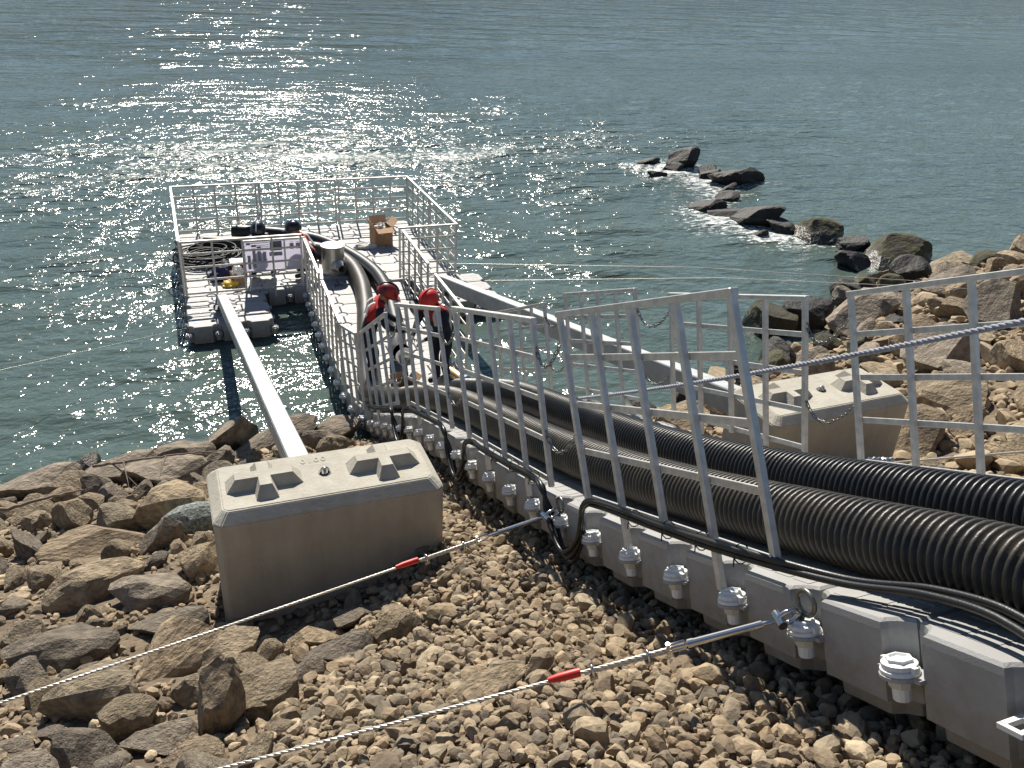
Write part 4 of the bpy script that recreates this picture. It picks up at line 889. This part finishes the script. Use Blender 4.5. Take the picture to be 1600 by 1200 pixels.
# ------------------------------------------------------------------ rocks
def rock_mesh(name, seed, m, sub=3, cuts=11, rough=.06):
    r = random.Random(seed); bm = bmesh.new(); bmesh.ops.create_icosphere(bm, subdivisions=sub, radius=1)
    pl = []
    for k in range(cuts):
        n = Vector((r.gauss(0, 1), r.gauss(0, 1), r.gauss(0, .8))).normalized(); pl.append((n, r.uniform(.42, .80)))
    off = Vector((r.uniform(0, 50), r.uniform(0, 50), r.uniform(0, 50)))
    for v in bm.verts:
        p = v.co.copy()
        for _ in range(2):
            for n, d in pl:
                q = p.dot(n)
                if q > d: p = p-n*(q-d)
        nn = noise.fractal(p*1.6+off, 1.0, 2.0, 4)*rough*1.6+noise.noise(p*6+off)*rough*.35
        v.co = p*(1+nn)
    mx = [max(abs(v.co[i]) for v in bm.verts) for i in range(3)]
    for v in bm.verts: v.co = Vector((v.co.x/mx[0], v.co.y/mx[1], v.co.z/mx[2]))
    me = bpy.data.meshes.new(name); bm.to_mesh(me); bm.free(); me.materials.append(m); return me
RM = {}
for key, m, n in (('n', m_rock, 14), ('s', m_rockshore, 8), ('d', m_rockdark, 7), ('m', m_rockmoss, 5), ('t', m_rockteal, 1)):
    RM[key] = [rock_mesh('rock', 100+hash(key) % 1 * 0+ord(key)*31+i, m, 4 if key in 'dm' else 3, random.randint(8, 13)) for i in range(n)]
rocks = []     # x, y, footprint radius
def rock(x, y, a, b, c, rz, kind, label, cat='rock', group=None, z=None, sink=.35, tilt=.12, var=None):
    me = RM[kind][var if var is not None else random.randrange(len(RM[kind]))]
    o = bpy.data.objects.new('boulder' if a > .28 else 'rock', me); link(o)
    zz_ = (gz(x, y) if z is None else z)
    o.location = (x, y, zz_+c*(1-2*sink)); o.rotation_euler = (random.uniform(-tilt, tilt), random.uniform(-tilt, tilt), rz); o.scale = (a, b, c)
    tag(o, label, cat, group); rocks.append((x, y, max(a, b)*.88)); return o
JL = ['dark pointed boulder at the far end of the row of rocks in the river', 'low wet rock left of the far pointed boulder in the river', 'long dark wet boulder standing highest in mid river', 'small rock between the two farthest dark boulders', 'tiny dark rock awash left of the rock row', 'small half sunk rock in the gap of the rock row',
      'dark wet rock washed by foam in the middle of the rock row', 'long dark boulder sloping into the foam', 'rounded brown boulder with water running off it', 'tiny rock below the foaming gap', 'largest mossy flat topped boulder where the rock row meets the bank', 'dark rock leaning on the left of the largest mossy boulder', 'rounded brown boulder in front of the largest mossy boulder', 'low wet rock just in front of the far pointed boulder', 'dark wet rock left of the long boulder in mid river', 'flat rock awash in the widest gap of the rock row', 'low dark rock behind the long boulder sloping into the foam', 'dark wet rock between the sloping boulder and the rounded brown one', 'brown rock between the rounded boulder and the largest mossy one', 'mossy pointed boulder in the water behind the railing gap', 'dark round boulder in the water beside the mossy pointed one']
for q, (x, y, a, b, c, rz, k) in enumerate(JETTY): rock(x, y, a*.92, b, c*.84, rz, k, JL[q], 'boulder', 'boulders in the river', z=-.14*c, sink=.33, tilt=.25)
NEARL = [(-2.05, 10.55, .55, .36, .34, .2, 's', 'dark brown boulder at the left edge of the photo by the water'), (-1.05, 10.5, .5, .38, .34, 0, 's', 'square brown boulder at the water left of the big slanted one'), (-.42, 11.0, .55, .4, .36, .3, 's', 'big slanted brown boulder with its tip over the water'), (.42, 11.5, .46, .40, .48, .5, 's', 'upright dark boulder in the water just left of the concrete block'), (.95, 11.1, .75, .35, .30, .45, 's', 'long wet slab beneath the left beam by the concrete block'), (1.75, 11.15, .55, .35, .24, .1, 's', 'low brown rock between the left beam and the walkway foot'),
         (-.52, 10.0, .55, .42, .32, -.2, 's', 'humped brown boulder beneath the driftwood twigs'), (-.35, 8.1, .42, .36, .34, .3, 'n', 'tan layered boulder above the veined green rock'), (-.22, 7.55, .26, .2, .24, .3, 't', 'dark green rock with pale veins left of the concrete block'), (-.50, 7.25, .22, .2, .26, .1, 's', 'reddish brown rock touching the veined green rock'), (-1.15, 7.55, .52, .26, .15, -.05, 'n', 'long flat pale slab in the middle of the left rocks'),
         (-1.0, 6.35, .48, .26, .2, .5, 'n', 'pale slab pointing uphill left of the concrete block'), (-.55, 6.05, .36, .26, .2, -.3, 's', 'dark brown sharp edged rock left of the concrete block'), (-.42, 5.42, .30, .22, .15, -.1, 's', 'angular brown rock against the left foot of the concrete block'), (-1.12, 5.25, .38, .3, .2, .2, 's', 'large dark flat topped rock at the left edge'), (-.35, 4.62, .42, .26, .2, .8, 'n', 'long pale slab under the second guy wire'), (.0, 4.55, .24, .17, .15, .3, 'n', 'tilted cream rock at the corner of the concrete block'), (-.75, 4.2, .34, .22, .2, .1, 'n', 'broad tan rock beside the lower left guy wire'),
         (-.12, 3.45, .15, .14, .30, .2, 'n', 'standing stone with a flat face near the bottom left'), (.16, 3.55, .22, .17, .15, .4, 'n', 'rounded tan rock right of the standing stone'), (.62, 4.15, .24, .16, .15, .2, 's', 'smooth brown rock at the edge of the gravel'), (.50, 4.50, .2, .15, .12, .6, 'n', 'greyish slab in front of the concrete block'), (.22, 4.42, .13, .11, .11, .1, 'n', 'cream coloured rounded rock in front of the concrete block'), (.98, 4.22, .24, .17, .14, .7, 'n', 'flat sand coloured slab half buried in the gravel'), (.85, 4.72, .17, .13, .11, .3, 's', 'pair shaped brown rock in the shadow edge of the concrete block'), (.38, 3.85, .13, .1, .12, .5, 's', 'dark cube shaped rock at the gravel edge'), (-.28, 3.0, .2, .13, .09, .2, 'n', 'pinkish smooth rock at the bottom edge of the photo'), (1.1, 2.72, .26, .16, .06, .3, 'n', 'flat slab showing through the gravel at the bottom edge')]
for x, y, a, b, c, rz, k, lb in NEARL: rock(x, y, a, b, c, rz, k, lb, 'boulder' if a > .28 else 'rock', 'rocks on the left bank', sink=.3)
NEARR = [(7.55, 6.15, .55, .45, .32, .1, 'n', 'pale grey boulder against the right concrete block'), (8.9, 6.9, .75, .5, .3, .2, 'n', 'wide tan ledge of rock right of the right concrete block'), (9.4, 6.0, .45, .4, .34, .4, 'n', 'round tan boulder behind the lower rails at right'), (8.3, 5.2, .42, .36, .30, .6, 'n', 'tan boulder seen low between the right hand rails'), (10.4, 8.4, .75, .5, .45, 0, 's', 'dark smooth boulder seen between two right hand posts'), (12.3, 9.2, .62, .5, .5, .3, 's', 'dark brown boulder behind the rightmost visible post'), (11.6, 7.7, .7, .42, .4, -.1, 'n', 'cracked pale boulder near the right edge of the photo'), (12.2, 11.7, .8, .55, .5, .2, 's', 'shadowed boulder at the water behind the right block'), (13.2, 12.6, .6, .5, .42, .3, 's', 'brown boulder next to the gap in the right railing'), (16.6, 13.6, 1.0, .6, .5, .1, 'n', 'long tan boulder below the largest mossy boulder'), (18.9, 14.9, .62, .5, .45, 0, 'n', 'orange tan boulder at the water near the right edge'), (17.6, 14.9, .6, .45, .35, .2, 'm', 'low mossy rock at the water right of the largest boulder'), (20.0, 12.6, .8, .6, .45, .2, 'm', 'tall mossy boulder under the top rail at right'), (17.0, 12.3, .8, .5, .45, .5, 'n', 'sharp ridged brown boulder behind the right hand top rail'),
         (18.3, 14.2, .7, .5, .42, .3, 'd', 'black wet boulder between the long tan and the orange tan boulder'), (19.9, 14.3, .65, .5, .4, .1, 'm', 'mossy boulder at the waterline right of the orange tan one'), (15.0, 13.6, .6, .45, .38, .6, 'd', 'dark boulder left of the long tan boulder'), (15.9, 12.4, .7, .45, .36, .2, 'm', 'mossy slab in front of the long tan boulder'), (18.6, 12.9, .75, .5, .4, .7, 'm', 'mossy brown boulder right of the sharp ridged one'), (14.0, 11.6, .6, .45, .36, .4, 's', 'brown boulder below the top rail near the railing gap'),
         (5.9, 8.3, .6, .4, .32, .3, 'n', 'light brown boulder beneath the lower end of the right beam'), (5.2, 8.7, .4, .35, .25, .1, 'n', 'rounded rock at the walkway edge under the right beam'), (7.1, 9.9, .5, .35, .25, .2, 's', 'wet brown rock at the waterline beneath the right beam')]
for x, y, a, b, c, rz, k, lb in NEARR: rock(x, y, a, b, c, rz, k, lb, 'boulder', 'rocks on the right bank', sink=.3)
def clear(x, y, r):
    if 2.2 < x+r and x-r < 4.5 and y < 11.9: return False
    if -.10 < x+r*.6 and x-r*.6 < 1.8 and 5.30 < y+r*.6 and y-r*.6 < 6.1: return False
    if -.25 < x < 1.7 and 4.6 < y < 5.4 and r > .07: return False
    if 5.1 < x+r*.6 and x-r*.6 < 6.9 and 5.7 < y+r*.6 and y-r*.6 < 6.55: return False
    return all((x-a)**2+(y-b)**2 > (r*.82+c*.78)**2 for a, b, c in rocks)
def gravel_edge(y): return float(np.interp(y, [1, 2.5, 3.4, 4.3, 5.0, 6, 11.5], [.1, .2, .45, .95, 1.35, 1.75, 1.85]))
def view(x, y, z, mg=.06):
    d = Vector((x, y, z))-Vector((0, 0, 6.9)); k = d.dot(fw)
    if k < .3: return False
    u, v = d.dot(cr)/k*1350/1600, d.dot(cu)/k*1350/1200
    return abs(u) < .5+mg and abs(v) < .5+mg
LM = []
def short(lb): return lb
cnt = 0; LB = 'rounded or angular brown rock among the many on the left bank'; RB = 'tan or brown rock among the many on the right bank'; WB = 'wet dark rock among those along the right waterline'; WL = 'wet brown rock among those along the left waterline'
FILL = []; FK = {}
LANDMARKS = [(-2.05, 10.9, 'dark boulder at the left waterline'), (-.42, 11.25, 'slanted boulder tipping over the water'), (.95, 11.1, 'wet slab under the left beam'), (-.52, 10.0, 'humped boulder beneath the twigs'), (-.35, 8.1, 'tan boulder above the veined rock'), (-.22, 7.55, 'veined green rock'), (-1.15, 7.55, 'long flat pale slab'), (-.55, 6.05, 'dark sharp edged rock'), (-1.12, 5.25, 'large dark flat topped rock'), (-.25, 5.45, 'left foot of the concrete block'), (-.35, 4.62, 'long slab under the guy wire'), (-.75, 4.2, 'broad tan rock at lower left'), (-.12, 3.45, 'standing stone'), (.62, 4.15, 'smooth brown rock by the gravel'), (.22, 4.42, 'cream rounded rock'),
             (7.55, 6.15, 'boulder against the right concrete block'), (8.9, 6.9, 'wide tan ledge'), (8.3, 5.2, 'tan boulder low between the rails'), (10.4, 8.4, 'dark smooth boulder between two posts'), (12.3, 9.2, 'dark boulder behind the rightmost post'), (11.6, 7.7, 'cracked pale boulder'), (12.2, 11.7, 'shadowed boulder behind the block'), (13.2, 12.6, 'boulder at the railing gap'), (16.6, 13.6, 'long tan boulder'), (18.9, 14.9, 'orange tan boulder'), (20.0, 13.2, 'tall mossy boulder'), (17.0, 12.3, 'sharp ridged boulder'), (16.9, 16.0, 'largest mossy boulder'), (5.9, 8.3, 'boulder beneath the right beam'), (7.1, 9.9, 'wet rock beneath the right beam')]
for att in range(16000):
    if len(rocks) > 318: break
    if random.random() < .50:
        x = random.uniform(-4.2, 1.7); y = random.uniform(2.3, 11.5); f_ = att/16000
        if x > gravel_edge(y)-.15: continue
        r = (random.uniform(.12, .27) if att < 3000 else random.uniform(.08, .15))*np.interp(y, [2, 5, 11], [.62, .85, 1.35])
    else:
        x = random.uniform(4.6, 26); y = random.uniform(3, 16.5); z_ = gz(x, y)
        if z_ < -.25 or z_ > 3.6: continue
        r = random.uniform(.24, .48) if att < 6000 else random.uniform(.14, .26)
        if x < 9: r *= .7
    z_ = gz(x, y)
    if z_ < -.3 or not view(x, y, z_) or not clear(x, y, r): continue
    wet = z_ < .25; left = x < 3
    k = ('d' if (wet and not left and random.random() < .6) else 's') if wet or (z_ < .9 and random.random() < .6) else ('n' if random.random() < .85 else 's')
    if not left and x > 9.5 and z_ < .95 and random.random() < .7: k = random.choice('mmds')
    FILL.append(rock(x, y, r, r*random.uniform(.6, .95), r*random.uniform(.5, .85), random.uniform(0, 6.28), k, (WL if left else WB) if wet else (LB if left else RB), 'rock', 'rocks on the left bank' if left else 'rocks on the right bank', sink=random.uniform(.2, .36), tilt=.35))
    FK[FILL[-1].name] = k

# every filler rock is told by a landmark beside it, its side in the photo and its order from there
def px(p):
    d = Vector(p)-Vector((0, 0, 6.9)); k = d.dot(fw); return Vector((d.dot(cr)/k*1350, -d.dot(cu)/k*1350))
LMK = [((x, y), n) for (x, y, n) in LANDMARKS]
seen_n = {}; ORD = ['closest', 'second', 'third', 'fourth', 'fifth', 'sixth', 'seventh', 'eighth', 'ninth', 'tenth', 'eleventh', 'twelfth', 'thirteenth', 'fourteenth', 'fifteenth', 'sixteenth', 'seventeenth', 'eighteenth']
cand = []
for o in FILL:
    p = px(o.location); best = min(LMK, key=lambda l: (px((l[0][0], l[0][1], gz(*l[0])+.15))-p).length); q = p-px((best[0][0], best[0][1], gz(*best[0])+.15))
    dr = ('to the right of' if q.x > 0 else 'to the left of') if abs(q.x) > abs(q.y) else ('below' if q.y > 0 else 'above')
    tone = {'n': 'pale', 's': 'brown', 'd': 'dark wet', 'm': 'mossy'}[FK[o.name]]; cand.append(((tone, dr, best[1]), q.length, o))
cand.sort(key=lambda c: c[1])
for key, d_, o in cand:
    i = seen_n.get(key, 0); seen_n[key] = i+1
    o['label'] = ('%s rock, %s one %s the %s' % (key[0], ORD[min(i, 17)], key[1], key[2]))


# ------------------------------------------------------------------ gravel and rubble
def ico(sub):
    bm = bmesh.new(); bmesh.ops.create_icosphere(bm, subdivisions=sub, radius=1); V_ = np.array([tuple(v.co) for v in bm.verts]); F_ = np.array([[v.index for v in f.verts] for f in bm.faces]); bm.free(); return V_, F_
IV, IF = ico(2)
def stone_var(seed):
    r = np.random.default_rng(seed); P = IV.copy()
    for k in range(r.integers(7, 11)):
        n = r.normal(size=3); n /= np.linalg.norm(n); d = r.uniform(.45, .8); q = P @ n; P = P-np.outer(np.maximum(q-d, 0), n)
    P *= 1+r.normal(0, .018, (len(P), 1)); P /= np.abs(P).max(0); return P
SV = [stone_var(i) for i in range(28)]
def scatter(name, pts, m, label):
    VV = []; FF = []; nv = len(IV)
    for i, (x, y, z, r) in enumerate(pts):
        P = SV[rng.integers(len(SV))]*np.array([r*rng.uniform(.85, 1.35), r*rng.uniform(.7, 1.0), r*rng.uniform(.55, .85)])
        a, b, c_ = rng.uniform(0, 6.28), rng.normal(0, .35), rng.normal(0, .35)
        Rx = np.array([[1, 0, 0], [0, math.cos(b), -math.sin(b)], [0, math.sin(b), math.cos(b)]]); Ry = np.array([[math.cos(c_), 0, math.sin(c_)], [0, 1, 0], [-math.sin(c_), 0, math.cos(c_)]]); Rz_ = np.array([[math.cos(a), -math.sin(a), 0], [math.sin(a), math.cos(a), 0], [0, 0, 1]])
        VV.append(P @ (Rz_ @ Rx @ Ry).T+np.array([x, y, z])); FF.append(IF+i*nv)
    o = inst(name, np_mesh(name, np.concatenate(VV), np.concatenate(FF), m)); return tag(o, label, 'gravel', kind='stuff')
def dart(n, gen, hole):
    """random stones that keep apart, found on a coarse hash grid"""
    out = []; cell = .10; H = {}
    for _ in range(n):
        x, y, r = gen()
        z = gz(x, y)
        if not view(x, y, z, .03) or hole(x, y): continue
        k = (int(x//cell), int(y//cell)); ok = True
        for i in (-1, 0, 1):
            for j in (-1, 0, 1):
                for (a, b, c_) in H.get((k[0]+i, k[1]+j), ()):
                    if (a-x)**2+(b-y)**2 < ((r+c_)*.74)**2: ok = False; break
                if not ok: break
            if not ok: break
        if not ok: continue
        H.setdefault(k, []).append((x, y, r)); out.append((x, y, z+r*random.uniform(.1, .55), r))
    return out
def g1():
    y = 1.2+9.8*random.random()**1.35; lo = gravel_edge(y)-.25; x = random.uniform(lo, 2.75)
    return x, y, min(.095, .029*math.exp(random.gauss(.2, .42)))
st = dart(42000, g1, lambda x, y: False)+[(x, y, z+.03, r) for x, y, z, r in dart(20000, g1, lambda x, y: False)]
scatter('gravel', st, m_gravel, 'angular brown gravel stones beside the walkway')
def g2(): return random.uniform(-4.5, 1.8), 2.2+9.0*random.random(), .022*math.exp(abs(random.gauss(.25, .55)))
st = dart(22000, g2, lambda x, y: x > gravel_edge(y) or any((x-a)**2+(y-b)**2 < (c*.7)**2 for a, b, c in rocks[:60]))
scatter('rubble', st, m_gravel, 'small stones and rubble between the left bank rocks')
def g3():
    return random.uniform(4.45, 24), random.uniform(2.5, 16), .045*math.exp(abs(random.gauss(.35, .5)))
st = dart(22000, g3, lambda x, y: gz(x, y) < -.1 or gz(x, y) > 3.8)
scatter('pebbles', st, m_pebble, 'pale pebbles between the right bank rocks')

# ------------------------------------------------------------------ driftwood
def twig(pts, r0, label, br=()):
    Q = catmull([Vector((x, y, gz(x, y)+h)) for x, y, h in pts], .06); n = len(Q); mb = MB()
    mb.tube([q+Vector((random.gauss(0, .006), random.gauss(0, .006), random.gauss(0, .006))) for q in Q], [r0*(1-.75*i/n) for i in range(n)], 7)
    for f_, dv in br:
        b = Q[int(f_*(n-1))]; mb.tube([b, b+Vector(dv)*.5+Vector((0, 0, .03)), b+Vector(dv)], [r0*.5, r0*.35, r0*.15], 6)
    tag(mb.build('driftwood_branch', m_wood), label, 'driftwood', 'driftwood on the left rocks')
twig([(-2.9, 8.5, .35), (-2.2, 8.65, .33), (-1.7, 8.75, .36), (-1.3, 8.95, .34)], .035, 'bleached driftwood branch lying across the rocks at the left edge')
twig([(-1.25, 9.7, .42), (-.8, 9.35, .5), (-.3, 9.3, .5), (.25, 9.25, .46)], .02, 'thin twiggy driftwood branch left of the concrete block', ((.2, (.3, -.5, -.1)), (.3, (.05, -.45, -.1)), (.45, (.35, .3, .06)), (.6, (-.1, -.4, -.08))))
